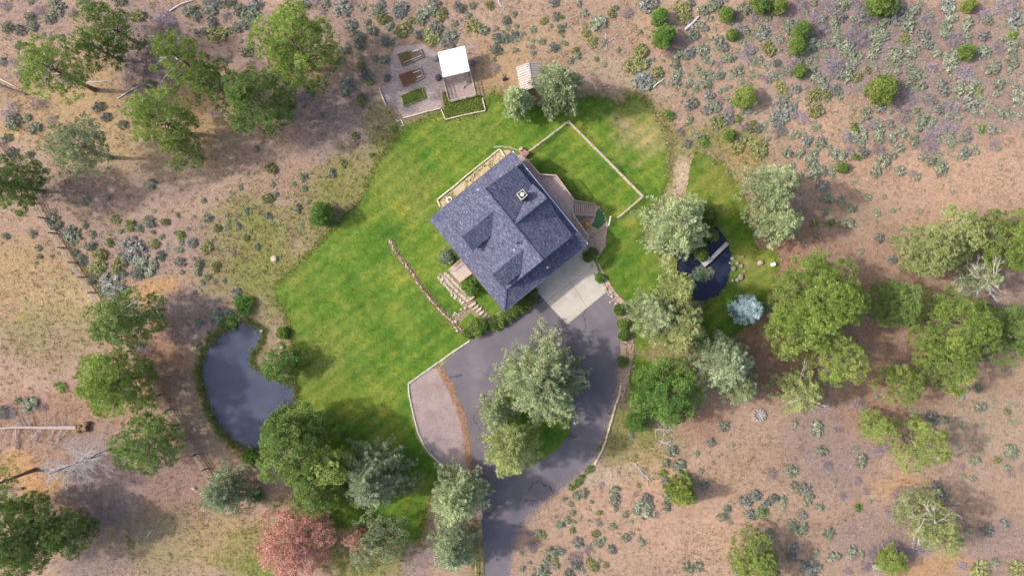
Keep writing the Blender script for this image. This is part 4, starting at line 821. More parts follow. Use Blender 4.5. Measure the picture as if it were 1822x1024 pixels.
exec_bush = {
'A1': "28,35,25d;165,8,18;305,45,45;210,55,25d;390,75,25d;160,90,28;172,140,30;258,108,25;285,105,20;40,150,28;105,165,30;100,250,20;15,330,22;70,335,22d;135,322,18;118,400,28d;60,600,50d;75,655,40;185,690,38;150,630,20;530,575,30;570,630,25;660,670,25;70,820,30;160,830,22;460,15,40;1020,60,35;1050,90,25;1130,40,50;1210,85,22d;1135,125,30;1165,185,52o;1095,170,22;1265,155,30;1310,125,40;1290,60,35;1320,280,30;1225,320,18d;880,110,50d;740,90,32o;800,460,30;690,440,35d;810,990,30;1375,800,18;1155,610,30d;1200,10,30;1370,30,32;1240,20,25;1340,90,25;700,350,35d;780,380,34d;640,5,35;1280,690,18d;460,760,15;210,560,32d;280,640,22d;40,740,25",
'A2': "20,80,40;510,50,45;550,140,35;590,200,35;600,245,30;525,270,28;700,60,35;715,110,25o;640,120,20;665,165,28;760,145,25;745,110,28o;815,55,40;835,165,42o;720,25,22;735,225,28;740,320,28;685,315,20;750,420,22;610,350,28o;530,465,45;635,405,35;500,330,25d;300,520,45d;610,540,32o;580,730,22o;395,620,18;660,440,25o;960,70,45;930,100,30;920,185,25;985,200,50o;1010,160,40;1075,220,45;1095,190,35;1040,80,30o;1000,25,30;1135,45,30;1200,35,20;1180,85,20;1215,145,35o;1265,165,28;1385,110,22;1340,205,30;1325,265,28;1380,215,22;1315,320,15;1320,370,30d;1430,185,20;130,905,28o;295,950,25;250,985,15;510,880,22o;450,930,22;135,990,15;305,1010,18;790,690,22g;670,830,14g;340,10,35d;300,20,25;400,60,20d;420,20,22;880,110,20o;1300,30,22o;10,280,25;1430,75,16;560,10,18d",
'A3': "315,15,28;60,115,22;25,210,30;55,200,20;10,270,22;105,190,22;150,185,15d;205,160,18;250,225,18;315,255,25;350,160,25;330,90,22;260,115,20o;550,130,45;625,75,25o;640,45,20;710,70,27d;490,180,22o;520,225,28o;480,75,20;780,275,40o;755,345,60o;805,345,28;800,440,55;870,390,32o;820,20,45;545,318,14g;1000,60,45o;1020,105,35o;1050,20,22;1110,60,30;1170,40,35;1190,10,28;1105,145,30;1060,195,30;995,225,28d;985,295,30;930,285,28d;965,345,25;1040,285,32;1110,270,30;1190,215,32;1225,255,28;1275,190,25g;1290,165,35d;1340,165,25;1420,165,30;1340,50,40;1385,100,22d;1255,310,32;1345,290,42d;1370,280,22;1420,320,18;1200,340,18d;980,395,25;965,440,28;1030,460,20;1110,400,20;1125,455,30;1145,515,32;1205,405,25;1300,385,28;1075,480,15;1050,560,32;1130,590,30;1180,575,30;1205,540,20d;1240,600,28d;1200,650,40o;1245,640,30;1305,640,22g;1330,680,25d;1375,680,32o;990,710,22d;1030,770,22;1085,730,20;1040,640,20;1300,780,45o;1400,800,50o;1440,420,15d;930,620,30g;1120,760,28g;430,270,18o;440,300,20;450,20,18;380,235,14;110,270,15;360,95,12g;660,270,14;1010,500,14;1090,380,16;1150,100,18;1260,120,20;1290,80,18d;1000,150,20d;1230,480,14;1330,230,16",
'A4': "45,180,35;140,215,20;75,100,18;190,130,30;200,165,28;180,385,25;215,350,30d;245,335,28;120,340,25;310,370,22;145,475,38o;225,480,25;115,400,18;70,425,25d;165,590,55;120,650,40;130,710,30d;225,720,22;245,630,40d;330,595,38o;280,760,28;360,765,28;80,265,40o;300,245,45;320,100,40d;365,110,30;430,120,25;460,95,32;440,225,35;490,260,38;520,300,35;540,340,22;455,390,35;500,400,40;550,415,28o;420,360,45d;350,440,45;325,515,40o;385,510,30o;435,485,28;460,525,15;560,190,55d;540,240,30d;590,100,35;530,105,18;660,180,45;690,200,30;640,280,38;760,310,45;840,290,32;780,90,45;820,130,40;850,70,40;920,105,30d;905,190,42;930,245,28;870,260,20;805,210,28o;1025,160,50;1050,70,45;1035,30,40;1140,130,38;1080,215,45d;1060,310,45;1050,360,40;950,365,28d;1120,400,45d;1000,455,30;1020,490,30;900,465,30;850,390,40;880,400,25;840,440,28;770,385,18;825,530,35d;935,535,35d;975,545,18o;1100,480,38;1160,475,35;1190,440,20;1200,490,22o;1230,525,15;1090,520,18;1310,455,32;1270,375,35;1300,350,25;1380,330,40;1370,380,20;1230,280,38;1380,260,35;1300,260,30d;1400,110,45;1350,30,60d;1220,75,38d;1250,110,30;1230,195,30;1330,210,20;1440,230,25;1420,530,50;1340,610,30;1280,580,20;1155,560,38;1220,565,15;1185,605,18;1225,615,20;1100,630,20;1045,625,22;990,590,28;1050,580,40d;865,590,22;900,640,35;880,675,30;960,650,22;670,580,30;600,610,32;750,560,28d;730,600,15;800,620,35d;740,740,28;665,690,30;670,740,30;620,675,28d;730,670,25;800,715,28;855,755,30;775,790,28;585,820,28;575,770,22;555,725,50;500,740,30d;455,835,40;510,805,20d;690,870,38;735,835,25;665,805,35d;650,925,30;780,915,30;850,930,20d;870,955,22;900,845,22;945,865,30;995,905,38;930,780,50d;1030,690,50d;1040,730,28;1055,770,22;950,720,40d;1140,740,25;1145,695,15d;1275,700,25;1285,780,30d;1130,820,38;1185,790,15;1410,610,15;1400,465,20;320,15,20;400,30,45d;480,20,40;540,25,25d;240,25,35d;980,290,22;180,825,30;245,825,25;310,835,30;300,870,30;320,920,40;365,915,30;420,915,22;420,945,12;370,1000,35;20,690,25;75,745,15;30,800,50o;1385,190,28g;1220,690,22g;550,845,22g;540,690,26g;690,20,40;740,50,34d;760,30,30;600,50,26;640,110,28d;700,120,26;380,160,24d;130,40,24d;560,60,20d;610,380,20o",
'B1': "460,55,22;285,120,22d;290,165,40;175,228,20;30,240,22;205,303,18;212,350,16;278,347,10;385,240,45;375,215,30;455,185,18;495,230,20;485,295,28;540,340,38o;590,275,22g;435,370,30;520,410,42o;495,475,28;620,155,22o;700,185,28o;745,200,22;800,165,30;820,220,14;885,165,20o;865,245,15;710,320,75;780,400,60;640,400,45o;735,440,35;830,285,25o;860,345,25;970,235,22g;940,225,12;1090,50,14;1115,145,25;1165,200,20o;1275,185,20;1430,130,18;1030,280,28;975,315,12;1108,305,28o;965,380,28;1070,390,28;1060,430,22;1160,405,28o;1110,460,18;1085,490,15;1150,490,15d;975,435,14;1265,548,28;600,500,65;610,560,35;1065,700,20;1160,670,45;1055,828,30;1225,650,25;780,840,40d;1320,100,15;1275,130,12;950,130,14;400,330,20;1230,700,44g;350,250,16;660,440,20;1200,480,14;1040,540,12;1250,330,14d;1320,250,18o",
'B2': "110,40,30o;270,92,25;105,130,20;50,300,18;210,205,14;185,770,24g;150,20,16;240,240,12d",
'B4': "395,40,30;460,55,25;520,90,30;610,32,22;660,115,20;745,103,15;780,97,10;325,170,25o;412,170,22g;500,175,38;672,252,25;265,262,15;740,370,25;575,320,18;700,30,10;335,235,14;380,110,18",
'C1': "45,160,34d;160,115,45;95,95,18;325,25,32g;20,155,30;230,130,20d;1090,640,20g;690,850,18o",
'C3': "1210,230,28;1140,315,25;1260,330,12;1068,375,15;1185,392,8;1155,425,12;1090,467,16;935,362,30;905,425,25;970,440,42;985,495,30;900,520,25;915,600,30;905,650,28;1110,545,25;630,580,30;635,625,28;785,670,50;805,612,25;690,697,18;620,760,18;430,600,22;470,585,22;405,555,18g;400,640,15;365,615,15;410,690,18;345,752,22;550,688,18o;745,590,14d;560,540,16d;545,735,18d;497,730,10;410,780,18o;245,805,22o;230,830,12;190,865,30d;180,795,18d;310,890,38;315,940,18o;270,950,22;240,1005,45;320,970,22;440,845,28;485,880,25d;415,930,38d;430,960,25;535,800,22o;548,850,22;500,945,20o;525,970,25o;585,965,18o;615,880,25;690,820,25;722,797,15;780,845,20;390,1010,30;460,990,18;145,985,15;1225,670,25;1205,710,25;1245,743,12;1325,620,35;1375,595,30;1350,700,30;1400,690,28;1020,975,28;1075,970,28;500,460,26g;460,500,20g;440,530,22g;555,350,16g;720,280,16;850,700,16d;510,630,12;890,480,20g;760,545,12o;640,670,12",
'C4': "218,215,18;330,245,38;355,360,32;385,440,25d;565,415,35;200,465,35;90,480,30d;550,520,22d;590,575,18d;430,522,12;215,550,28;265,560,30;290,600,30;280,640,22;350,658,22;100,610,30;60,640,25;150,615,22;155,650,20;40,690,32g;10,605,20;255,700,25;205,755,30;250,770,32;75,810,40;395,797,35;205,870,32;200,920,28;300,980,50;420,920,32;325,895,18;515,895,32;570,905,20;595,975,28d;495,1000,18d;555,662,22g;617,627,12;1165,410,28;1100,445,18d;1360,365,42;1335,450,22;1350,485,18d;1105,495,18;1155,505,18;940,185,35;1010,200,22;1185,30,28;1195,130,30;1385,215,15;1340,155,20o;1210,225,12;1235,780,38;1135,780,22;1090,840,22;1325,745,25;648,80,15;1095,970,25d;1270,950,25;1200,1000,55o;1385,980,40o;540,350,15;295,405,10d;780,600,55d;740,680,45d;700,880,55d;680,960,50;780,900,40d;850,860,44d;900,880,36d;620,900,30d;560,130,45d;600,210,40d;960,560,40;990,600,34;1050,640,14;440,250,20d;700,330,30d;640,370,30d;1290,410,18o;1380,120,14;1240,300,12;470,600,20d"}
kindname = {'s': ('sage', 'sagebrush', 'silvery sagebrush'), 'd': ('dead', 'dead_bush', 'leafless grey bush'), 'o': ('olive', 'olive_bush', 'olive green bush'), 'g': ('green', 'green_bush', 'bright green bush')}
items = []
for tile, s_ in exec_bush.items():
    for w_ in s_.split(';'):
        k = w_[-1] if w_[-1] in 'dog' else 's'; x, y, r = [float(v) for v in w_.rstrip('dog').split(',')]
        px, py = T(tile, x, y); items.append((px, py, r / 3.0 * 1.0, k))
LMARK += [(1350,738,"the stone fire pit"),(807,110,"the white canopy"),(732,130,"the raised beds"),(1245,465,"the small dock"),(100,440,"the rail fence"),(400,640,"the large pond"),(1070,810,"the driveway kerb"),(940,135,"the metal shed"),(1560,240,"the open sand in the brush"),(1640,170,"the thick right hand brush"),(1480,100,"the thick upper brush"),(1740,180,"the far right brush"),(1650,60,"the top right brush"),(1380,180,"the brush beside the lawn"),(1130,900,"the bare soil below the driveway"),(985,985,"the road's lower right verge"),(1420,880,"the bare soil at the lower right"),(240,460,"the big sagebrush mound")]
ORD = ["nearest", "second nearest", "third nearest", "fourth nearest", "fifth nearest", "sixth nearest", "seventh nearest", "eighth nearest", "ninth nearest", "tenth nearest"]
recs = []
for px, py, r, k in items:
    j = min(LMARK, key=lambda L: (L[0] - px) ** 2 + (L[1] - py) ** 2); dx, dy = px - j[0], py - j[1]; d = math.hypot(dx, dy)
    ang = math.degrees(math.atan2(-dy, dx)) % 360
    dr = ["right of", "upper right of", "above", "upper left of", "left of", "lower left of", "below", "lower right of"][int((ang + 22.5) // 45) % 8]
    sz = "small" if r < 7.5 else "big" if r > 13 else "medium"
    recs.append([px, py, r, k, (sz, k, dr, j[2]), d])
cnt = {}
for rc_ in sorted(recs, key=lambda a: a[5]):
    n = cnt.get(rc_[4], 0); cnt[rc_[4]] = n + 1; rc_.append(n)
sages = sorted([r_ for r_ in recs if r_[3] == 's'], key=lambda a: -a[2]); keep_s = set(id(r_) for r_ in sages[:295])
stuffv = []
def merge_stuff(name, lst, mats, label, cat):
    """many unit meshes baked into one object"""
    Vs, Ts, off = [], [], 0
    for me, x, y, sx, sy, sz, rz in lst:
        co_ = np.empty(len(me.vertices) * 3, np.float32); me.vertices.foreach_get("co", co_); co_ = co_.reshape(-1, 3)
        c, s = math.cos(rz), math.sin(rz); X_ = co_[:, 0] * sx; Y_ = co_[:, 1] * sy
        Vs.append(np.stack([x + X_ * c - Y_ * s, y + X_ * s + Y_ * c, co_[:, 2] * sz], 1))
        tt = np.empty(len(me.polygons), np.float32); me.attributes["tint"].data.foreach_get("value", tt); Ts.append(tt)
    V_ = np.concatenate(Vs); tt = np.concatenate(Ts); N = len(tt)
    me = bpy.data.meshes.new(name); me.vertices.add(len(V_)); me.vertices.foreach_set("co", V_.reshape(-1).astype(np.float32))
    me.loops.add(N * 4); me.loops.foreach_set("vertex_index", np.arange(N * 4, dtype=np.int32)); me.polygons.add(N); me.polygons.foreach_set("loop_start", np.arange(0, N * 4, 4, dtype=np.int32))
    try: me.polygons.foreach_set("loop_total", np.full(N, 4, dtype=np.int32))
    except Exception: pass
    me.attributes.new("tint", 'FLOAT', 'FACE').data.foreach_set("value", tt); me.update(calc_edges=True)
    return tag(link(name, me, mats), label, cat, None, 'stuff')
rb_ = random.Random(17)
for rc_ in recs:
    px, py, r, k, key, d, n = rc_; kd, nm, ph = kindname[k]; x, y, _ = G(px, py, 0); rm = r / PPM * 1.30; me = rb_.choice(BM[kd])
    sx, sy, sz = rm * rb_.uniform(.85, 1.15), rm * rb_.uniform(.85, 1.15), min(rm, 1.1) * rb_.uniform(.75, 1.0); rz = rb_.uniform(0, 6.28)
    if k == 's' and id(rc_) not in keep_s: stuffv.append((me, x, y, sx, sy, sz, rz)); continue
    o = bpy.data.objects.new(nm, me); COL.objects.link(o); o.location = (x, y, 0); o.scale = (sx, sy, sz); o.rotation_euler = (0, 0, rz)
    tot = cnt[key]; pre = "" if tot == 1 else (ORD[n] if n < 10 else "outlying") + " "
    key = (key[0], k, key[2], key[3].replace("the lower pine at the right edge", "the lower right edge pine"))
    lb_ = f"{pre}{key[0]} {ph} {key[2]} {key[3]}"
    if len(lb_.split()) > 15: lb_ = lb_.replace(" " + key[0] + " ", " ", 1).replace(" of the bottom", " bottom")
    tag(o, lb_, "bush", {'s': "sagebrush on the dry ground", 'd': "leafless grey bushes", 'o': "olive green bushes", 'g': "bright green bushes"}[k])
# tiny sagebrush seedlings between the listed ones
dens_px = [(1560,90,330,110,330),(1690,210,170,100,160),(1440,250,100,80,60),(1330,140,110,110,80),(1560,110,300,130,170),(1250,120,150,110,60),(250,440,160,70,40),(700,60,170,60,50),(1000,960,130,60,40),(940,80,110,60,40),(1720,720,110,110,60),(430,50,120,60,25),(60,60,80,60,15),(450,380,120,60,25)]
for cx_, cy_, rx, ry, n in dens_px:
    for i in range(n):
        px = cx_ + rb_.gauss(0, .55) * rx; py = cy_ + rb_.gauss(0, .55) * ry; X_, Y_, _ = G(px, py)
        if inpoly(np.array([px]), np.array([py]), lawn_px)[0] or inpoly(np.array([px]), np.array([py]), garden_px)[0] or inpoly(np.array([px]), np.array([py]), drive_px)[0]: continue
        rm = rb_.choice((.2, .28, .35, .45, .6)) * rb_.uniform(.8, 1.2); stuffv.append((rb_.choice(BM['sage'] + BM['dead']), X_, Y_, rm, rm, rm * .8, rb_.uniform(0, 6)))
merge_stuff("small_sagebrush", stuffv, LM['sage'], "tiny silvery sagebrush seedlings scattered over the dry ground", "brush")

# ------------------------------------------------------------------ ground cover: grass tufts and litter
rs = np.random.RandomState(99)
def region(mask_fn, n, zoff=0):
    px = rs.uniform(-40, 1862, n); py = rs.uniform(-30, 1054, n); k = mask_fn(px, py); return px[k], py[k]
def tufts(name, px, py, blades, L, Wd, spread, mat, label, cat, zr=.12, flat=0.0):
    n = len(px); X_ = (px - 911) / PPM; Y_ = (512 - py) / PPM
    c = np.repeat(np.stack([X_, Y_, np.zeros(n)], 1), blades, 0); N = len(c); d = rs.randn(N, 3); d[:, 2] = np.abs(d[:, 2]) * (1 - flat) + .15 * (1 - flat); d = norm(d)
    sz = np.repeat(.6 + .8 * rs.rand(n), blades); c = c + d * (L * .45 * sz)[:, None] + np.concatenate([rs.randn(N, 2) * spread, np.zeros((N, 1))], 1); c[:, 2] = np.maximum(c[:, 2], .03)
    tint = np.repeat(rs.rand(n), blades) * .6 + rs.rand(N) * .4
    me = leaf_mesh(name, c, d, rs.randn(N, 3) * .5 + [0, 0, 1], L * sz, Wd * sz, tint); return tag(link(name, me, LM[mat]), label, cat, None, 'stuff')
hard = [drive_px, gravel_px, pad_px, pond1_px, pond2_px, garden_px, pen_px]
hp = [(766,390),(913,270),(1046,435),(892,552)]
def dry(px, py):
    k = ~inpoly(px, py, lawn_px) & ~inpoly(px, py, lawn2_px) & ~inpoly(px, py, lawn3_px)
    for P in hard + [hp]: k &= ~inpoly(px, py, P)
    return k
def wsum(px, py, cols):
    w_ = np.zeros(px.shape)
    for bx, by, rx, ry, st, col in blobs:
        if col in cols: w_ = np.maximum(w_, st * np.clip(1.4 - ((px - bx) / rx) ** 2 - ((py - by) / ry) ** 2, 0, 1))
    return w_
patch = lambda px, py, s, sd_: fnoise(px / PPM, py / PPM, s, sd_)
px, py = region(lambda a, b_: dry(a, b_) & (rs.rand(len(a)) < .30 + .7 * (patch(a, b_, 4, 5) > .53) * (patch(a, b_, 14, 9) > .42)), 60000)
tufts("dry_grass", px, py, 5, .26, .06, .07, 'straw', "straw coloured bunch grass over the dry slopes", "grass")
px, py = region(lambda a, b_: dry(a, b_) & (rs.rand(len(a)) < .04 + wsum(a, b_, (OL, GR))), 60000)
tufts("green_weeds", px, py, 6, .25, .06, .06, 'weed', "olive green weeds and rough grass round the lawn", "grass")
px, py = region(lambda a, b_: dry(a, b_) & (rs.rand(len(a)) < .08 + wsum(a, b_, (PU, RU)) * .9), 60000)
tufts("twig_litter", px, py, 2, .45, .045, .15, 'litter', "grey twigs and pine litter lying under the trees", "litter", flat=.85)
def near(P, n, lo, hi):
    out = []
    for i in range(n):
        a = rs.randint(len(P)); p = np.array(P[a]); q_ = np.array(P[(a + 1) % len(P)]); t_ = rs.rand(); b_ = p + (q_ - p) * t_
        out.append(b_ + rs.uniform(lo, hi) * rs.randn(2))
    return out
def along(P, per, sd_, closed=True):
    out = []
    for i in range(len(P) if closed else len(P) - 1):
        p = np.array(P[i], float); q_ = np.array(P[(i + 1) % len(P)], float); n = int(np.linalg.norm(q_ - p) * per)
        for k in range(n): out.append(p + (q_ - p) * rs.rand() + rs.randn(2) * sd_)
    return np.array(out)
A = np.concatenate([along(lawn_px[:34], 2.2, 4.5, False), along(lawn2_px[:20], 2.2, 4.5, False), along(lawn_px[52:], 2.2, 4.5, False)])
k = np.ones(len(A), bool)
for P in hard + [hp]: k &= ~inpoly(A[:, 0], A[:, 1], P)
A = A[k]; tufts("lawn_edge_grass", A[:, 0], A[:, 1], 6, .2, .05, .06, 'weed', "longer grass fringing the mown lawn edge", "grass")
A = along(pond1_px, 3.2, 4.5); k = ~inpoly(A[:, 0], A[:, 1], pond1_px) | (rs.rand(len(A)) < .15); A = A[k]
tufts("pond_reeds", A[:, 0], A[:, 1], 8, .42, .06, .10, 'weed', "reeds and rough grass along the large pond's bank", "reeds")
A = along([(783,656),(801,690),(819,730),(829,772),(832,805),(838,836)], 9, 2.6, False)
A = A[patch(A[:, 0], A[:, 1], 1.5, 44) > .42]
tufts("leaf_litter", A[:, 0], A[:, 1], 5, .15, .06, .14, 'rust', "rusty leaf litter between the gravel and the asphalt", "litter", flat=.8)
px = rs.uniform(470, 1400, 42000); py = rs.uniform(150, 990, 42000)
k = inpoly(px, py, lawn_px) | inpoly(px, py, lawn2_px) | inpoly(px, py, lawn3_px) | inpoly(px, py, island_px)
for P in hard[:2] + hard[2:] + [hp]: k &= ~inpoly(px, py, P)
tufts("turf_blades", px[k], py[k], 4, .13, .05, .12, 'turf', "mown grass blades of the lawn", "grass")

wpx = [T('B2', *p_) for p_ in ((765,262),(790,320),(822,362),(858,405),(890,450),(915,492),(945,535),(975,572),(1010,610),(1045,648),(1080,680),(1110,715),(1150,752))]
A = np.concatenate([along(wpx, 7, 2.2, False), along([(1165,199),(1185,229),(1194,266),(1189,319)], 3, 4, False)])
tufts("dry_wall_grass", A[:, 0], A[:, 1], 6, .2, .05, .10, 'straw', "dry grass growing along the stone wall and the upper lawn edge", "grass")
A = along([(1082,514),(1094,535),(1102,565),(1104,600),(1102,640),(1096,690),(1088,728),(1077,766),(1064,800),(1048,826),(1020,852),(990,874),(962,896),(938,920),(920,950),(909,985),(905,1024)], 3.5, 3.0, False)
tufts("driveway_edge_litter", A[:, 0], A[:, 1], 3, .15, .05, .15, 'litter', "twigs and leaves gathered along the driveway's right edge", "litter", flat=.85)

# ------------------------------------------------------------------ rail fence on the left
fpx = [(-8,254),(8,276),(28,304),(46,333),(65,362),(79,388),(97,415),(114,441),(131,467),(149,493),(166,520),(183,546),(200,572),(217,598),(234,624),(251,650),(268,676),(285,702),(302,728),(319,754),(334,781),(350,807),(366,833),(382,859),(398,885),(415,912)]
x0, y0, _ = G(166, 520); root = empty('rail_fence', (x0, y0, 0), "long post and rail fence running down the left side past the large pond", 'fence')
rail_m = plain("rail_wood", (.26, .20, .17), (.48, .39, .33), 5, .9, .4)
for i, p in enumerate(fpx):
    x, y, _ = G(*p); dx = random.Random(i).uniform(-.03, .03); mb = MB(); mb.tube([(x, y, -.1), (x + dx, y, 1.45)], [.10, .085], 8); mb.build("post", wood_dark, root)
mb = MB()
for i in range(len(fpx) - 1):
    a = Vector(G(*fpx[i])); b_ = Vector(G(*fpx[i + 1]))
    for z in (.45, .85, 1.25): mb.bar(a + Vector((0, 0, z)), b_ + Vector((0, 0, z + .01)), .10, .14)
mb.build("rails", rail_m, root)

# ------------------------------------------------------------------ edgings, walls, yard fence
def edging(pts, w, h, mat, name, label, cat, seg=2.4, gap=.02):
    """row of timbers or blocks laid end to end"""
    mb = MB(); rr = random.Random(int(pts[0][0]))
    for i in range(len(pts) - 1):
        a = Vector(G(*pts[i])); b_ = Vector(G(*pts[i + 1])); L_ = (b_ - a).length; n = max(1, round(L_ / seg))
        for k in range(n):
            p = a.lerp(b_, k / n + gap / L_); q = a.lerp(b_, (k + 1) / n - gap / L_); hh = h * rr.uniform(.9, 1.08); o = Vector((rr.uniform(-.03, .03), rr.uniform(-.03, .03), hh / 2)); mb.bar(p + o, q + o, w * rr.uniform(.9, 1.1), hh)
    return tag(mb.build(name, mat), label, cat)
edging([(836,606),(803,628),(769,652),(747,667),(727,682),(728,702),(733,724),(738,748),(744,769),(752,786),(762,803),(776,817),(790,829)], .22, .14, concrete, 'kerb', "pale curved kerb between the lawn and the gravel parking area", 'kerb', 1.2)
edging([(1104,683),(1102,700),(1096,717),(1087,750),(1078,781),(1069,804),(1058,826)], .24, .22, wood_pale, 'timber_edging', "pale timber edging along the right side of the driveway", 'edging')
# fenced yard behind the house: low rail fence on a whitish kerb
yard = [(938,272),(1011,217),(1077,283),(1143,350),(1121,369),(1098,388)]
x0, y0, _ = G(1011, 217); root = empty('yard_fence', (x0, y0, 0), "low pale fence enclosing the lawn yard behind the deck", 'fence'); LMARK.append((1040, 260, "the yard fence"))
mb = MB(); mr = MB(); mpz = MB(); rr = random.Random(4)
for i in range(len(yard) - 1):
    a = Vector(G(*yard[i])); b_ = Vector(G(*yard[i + 1])); L_ = (b_ - a).length; n = round(L_ / .45)
    for k in range(n):
        p = a.lerp(b_, (k + .03) / n); q = a.lerp(b_, (k + .97) / n); w_ = rr.uniform(.22, .30); o = Vector((rr.uniform(-.02, .02), rr.uniform(-.02, .02), .05)); mb.bar(p + o, q + o, w_, rr.uniform(.08, .11))
    n = round(L_ / 2.4)
    for k in range(n + (i == len(yard) - 2)): p = a.lerp(b_, k / n); mpz = MB(); mpz.bar(p, p + Vector((0, 0, .95)), .09, .09); mpz.build('post', wood_grey, root)
    for z in (.5, .9): mr.bar(a + Vector((0, 0, z)), b_ + Vector((0, 0, z)), .035, .09)
mb.build("stone_kerb", stone_pale, root); mr.build("rails", wood_pale, root)
# foundation bed edging beside the house
edging([(783,368),(778,356),(800,338),(833,310),(860,288),(889,265),(899,280)], .20, .22, wood_pale, 'timber_edging', "pale timber edging round the dry bed left of the house roof", 'edging', 2.0)
edging([Z5(620,110),Z5(690,100),Z5(780,112),Z5(850,140)], .14, .1, stone_pale, 'stone_edging', "short curved stone edging at the top corner of the house", 'edging', .5)
mb = MB(); x, y, _ = G(800, 356); mb.tube([(x, y, 0), (x, y, .75), (x, y, .76), (x, y, .4)], [.36, .42, .34, .32], 16); tag(mb.build("planter_tub", white, None), "white round tub with a dark inside beside the house's left wall", 'tub')
mb = MB(); mb.tube([(x, y, .762), (x, y, .80)], [.27, .25], 14); tag(mb.build("potting_soil", soil), "dark soil filling the white round tub", 'soil', None, 'stuff')
x, y, _ = G(*Z5(862, 125)); mb = MB(); mb.box((x, y, .3), (.5, .4, .6), .6); tag(mb.build("utility_box", stone_pale), "small pale utility box at the top corner of the house", 'box')
x, y, _ = G(*Z5(905, 175)); mb = MB()
for k in range(3): mb.box((x - .3 * k, y + .3 * k, .35 - .1 * k), (.9, .5, .7 - .2 * k), math.radians(51))
tag(mb.build("side_steps", plain("brick_red", (.22, .12, .11), (.36, .22, .20), 6)), "reddish brick steps at the upper end of the deck", 'steps')

# long low stone wall across the front lawn
wpx = [T('B2', *p) for p in ((765,262),(790,320),(822,362),(858,405),(890,450),(915,492),(945,535),(975,572),(1010,610),(1045,648),(1080,680),(1110,715),(1150,752))]
mb = MB(); rr = random.Random(8)
for i in range(len(wpx) - 1):
    a = Vector(G(*wpx[i])); b_ = Vector(G(*wpx[i + 1])); n = int((b_ - a).length / .28)
    for k in range(n):
        p = a.lerp(b_, (k + rr.random() * .4) / n); w_ = .22 if i < 11 else .5
        for j in range(2): mb.rock((p.x + rr.gauss(0, w_ * .4), p.y + rr.gauss(0, w_ * .4), .10), rr.uniform(.07, .17), rr, .6, 6)
tag(mb.build("stone_wall", stone_pale), "long low dry stone wall crossing the front lawn", 'wall'); LMARK.append((730, 480, "the stone wall"))
# flagstone path, steps
def flag(mb, x, y, r, z, rr, asp=1.0, rz=0):
    n = rr.randint(5, 7); pts = []
    for k in range(n):
        a = 2 * math.pi * (k + rr.uniform(-.22, .22)) / n; px_, py_ = math.cos(a) * r * rr.uniform(.85, 1.1), math.sin(a) * r * asp * rr.uniform(.85, 1.1)
        pts.append((x + px_ * math.cos(rz) - py_ * math.sin(rz), y + px_ * math.sin(rz) + py_ * math.cos(rz), z))
    mb.prism(pts, z + .02)
mb = MB(); rr = random.Random(12)
Lf = [Vector(G(*Z6(*p))) for p in ((185,300),(250,370),(320,440),(400,520))]; 
for i in range(3):
    d = Lf[i + 1] - Lf[i]; nrm = Vector((-d.y, d.x, 0)).normalized()
    for k in range(4):
        for j in (-.62, 0, .62):
            p = Lf[i] + d * ((k + .5 * (j == 0)) / 4) + nrm * j; flag(mb, p.x + rr.uniform(-.06, .06), p.y + rr.uniform(-.06, .06), rr.uniform(.22, .30), rr.uniform(.05, .08), rr)
tag(mb.build("flagstone_path", stone_pale), kind='structure')
x0, y0, _ = G(*Z6(500, 600)); root = empty('stone_steps', (x0, y0, 0), "curving rough stone steps from the front path down to the driveway", 'steps')
for k, (sx, sy) in enumerate(((432,490),(440,545),(470,570),(497,590),(515,620),(540,650),(560,680),(575,710))):
    x, y, _ = G(*Z6(sx, sy)); mb = MB(); flag(mb, x, y, .62 + .05 * (k % 2), .34 - .035 * k, rr, .36, math.radians(30 + k * 3)); mb.build("step", stone_pale, root)
def rocks(name, pxs, r, mat, label_fn, cat='rock', grp=None):
    for i, p in enumerate(pxs):
        rr = random.Random(int(p[0] * 3 + p[1])); q = r * (p[2] if len(p) > 2 else 1); x, y, _ = G(p[0], p[1]); mb = MB(); mb.rock((x, y, q * .3), q, rr, .65, 8); tag(mb.build(name, mat), label_fn(i), cat, grp)
# garden path of loose stones under the terrace and beside the garage: one retaining row each
def stonerow(pts, w, r0, r1, label, mat=stone_pale, per=.3, seed=3):
    mb = MB(); rr = random.Random(seed)
    for i in range(len(pts) - 1):
        a = Vector(G(*pts[i])); b_ = Vector(G(*pts[i + 1])); n = max(1, int((b_ - a).length / per))
        for k in range(n):
            p = a.lerp(b_, (k + rr.random()) / n); mb.rock((p.x + rr.gauss(0, w), p.y + rr.gauss(0, w), .08), rr.uniform(r0, r1), rr, .6, 6)
    tag(mb.build("stone_edging", mat), label, 'edging')
stonerow([Z6(145,285),Z6(200,370),Z6(260,450),Z6(330,510),(Z6(385,545))], .14, .12, .24, "stone border between the lawn strip and the flagstone path", seed=5)
stonerow([Z6(255,650),Z6(320,620),Z6(385,580)], .18, .12, .24, "short stone row at the lower end of the lawn strip", seed=6)
stonerow([Z6(330,770),Z6(300,720),Z6(270,680)], .22, .14, .28, "low stone heap beside the dark round shrub", seed=7)
stonerow([Z6(1465,190),Z6(1500,260),Z6(1560,320),Z6(1610,400),Z6(1650,480),Z6(1690,560)], .22, .12, .30, "rough stone border curving along the right side of the concrete apron", seed=8)
stonerow([(1108,560),(1118,590),(1122,620),(1118,660)], .3, .10, .22, "stones bordering the shrub bed right of the driveway", seed=9)
stonerow([Z6(590,660),Z6(640,640),Z6(690,605)], .12, .12, .22, "small stones at the foot of the front house corner", seed=10)
stonerow([Z5(1440,905),Z5(1520,850),Z5(1600,790)], .06, .10, .16, "straight stone line leading from the house corner to the yard gate", wood_grey, .2, 11)
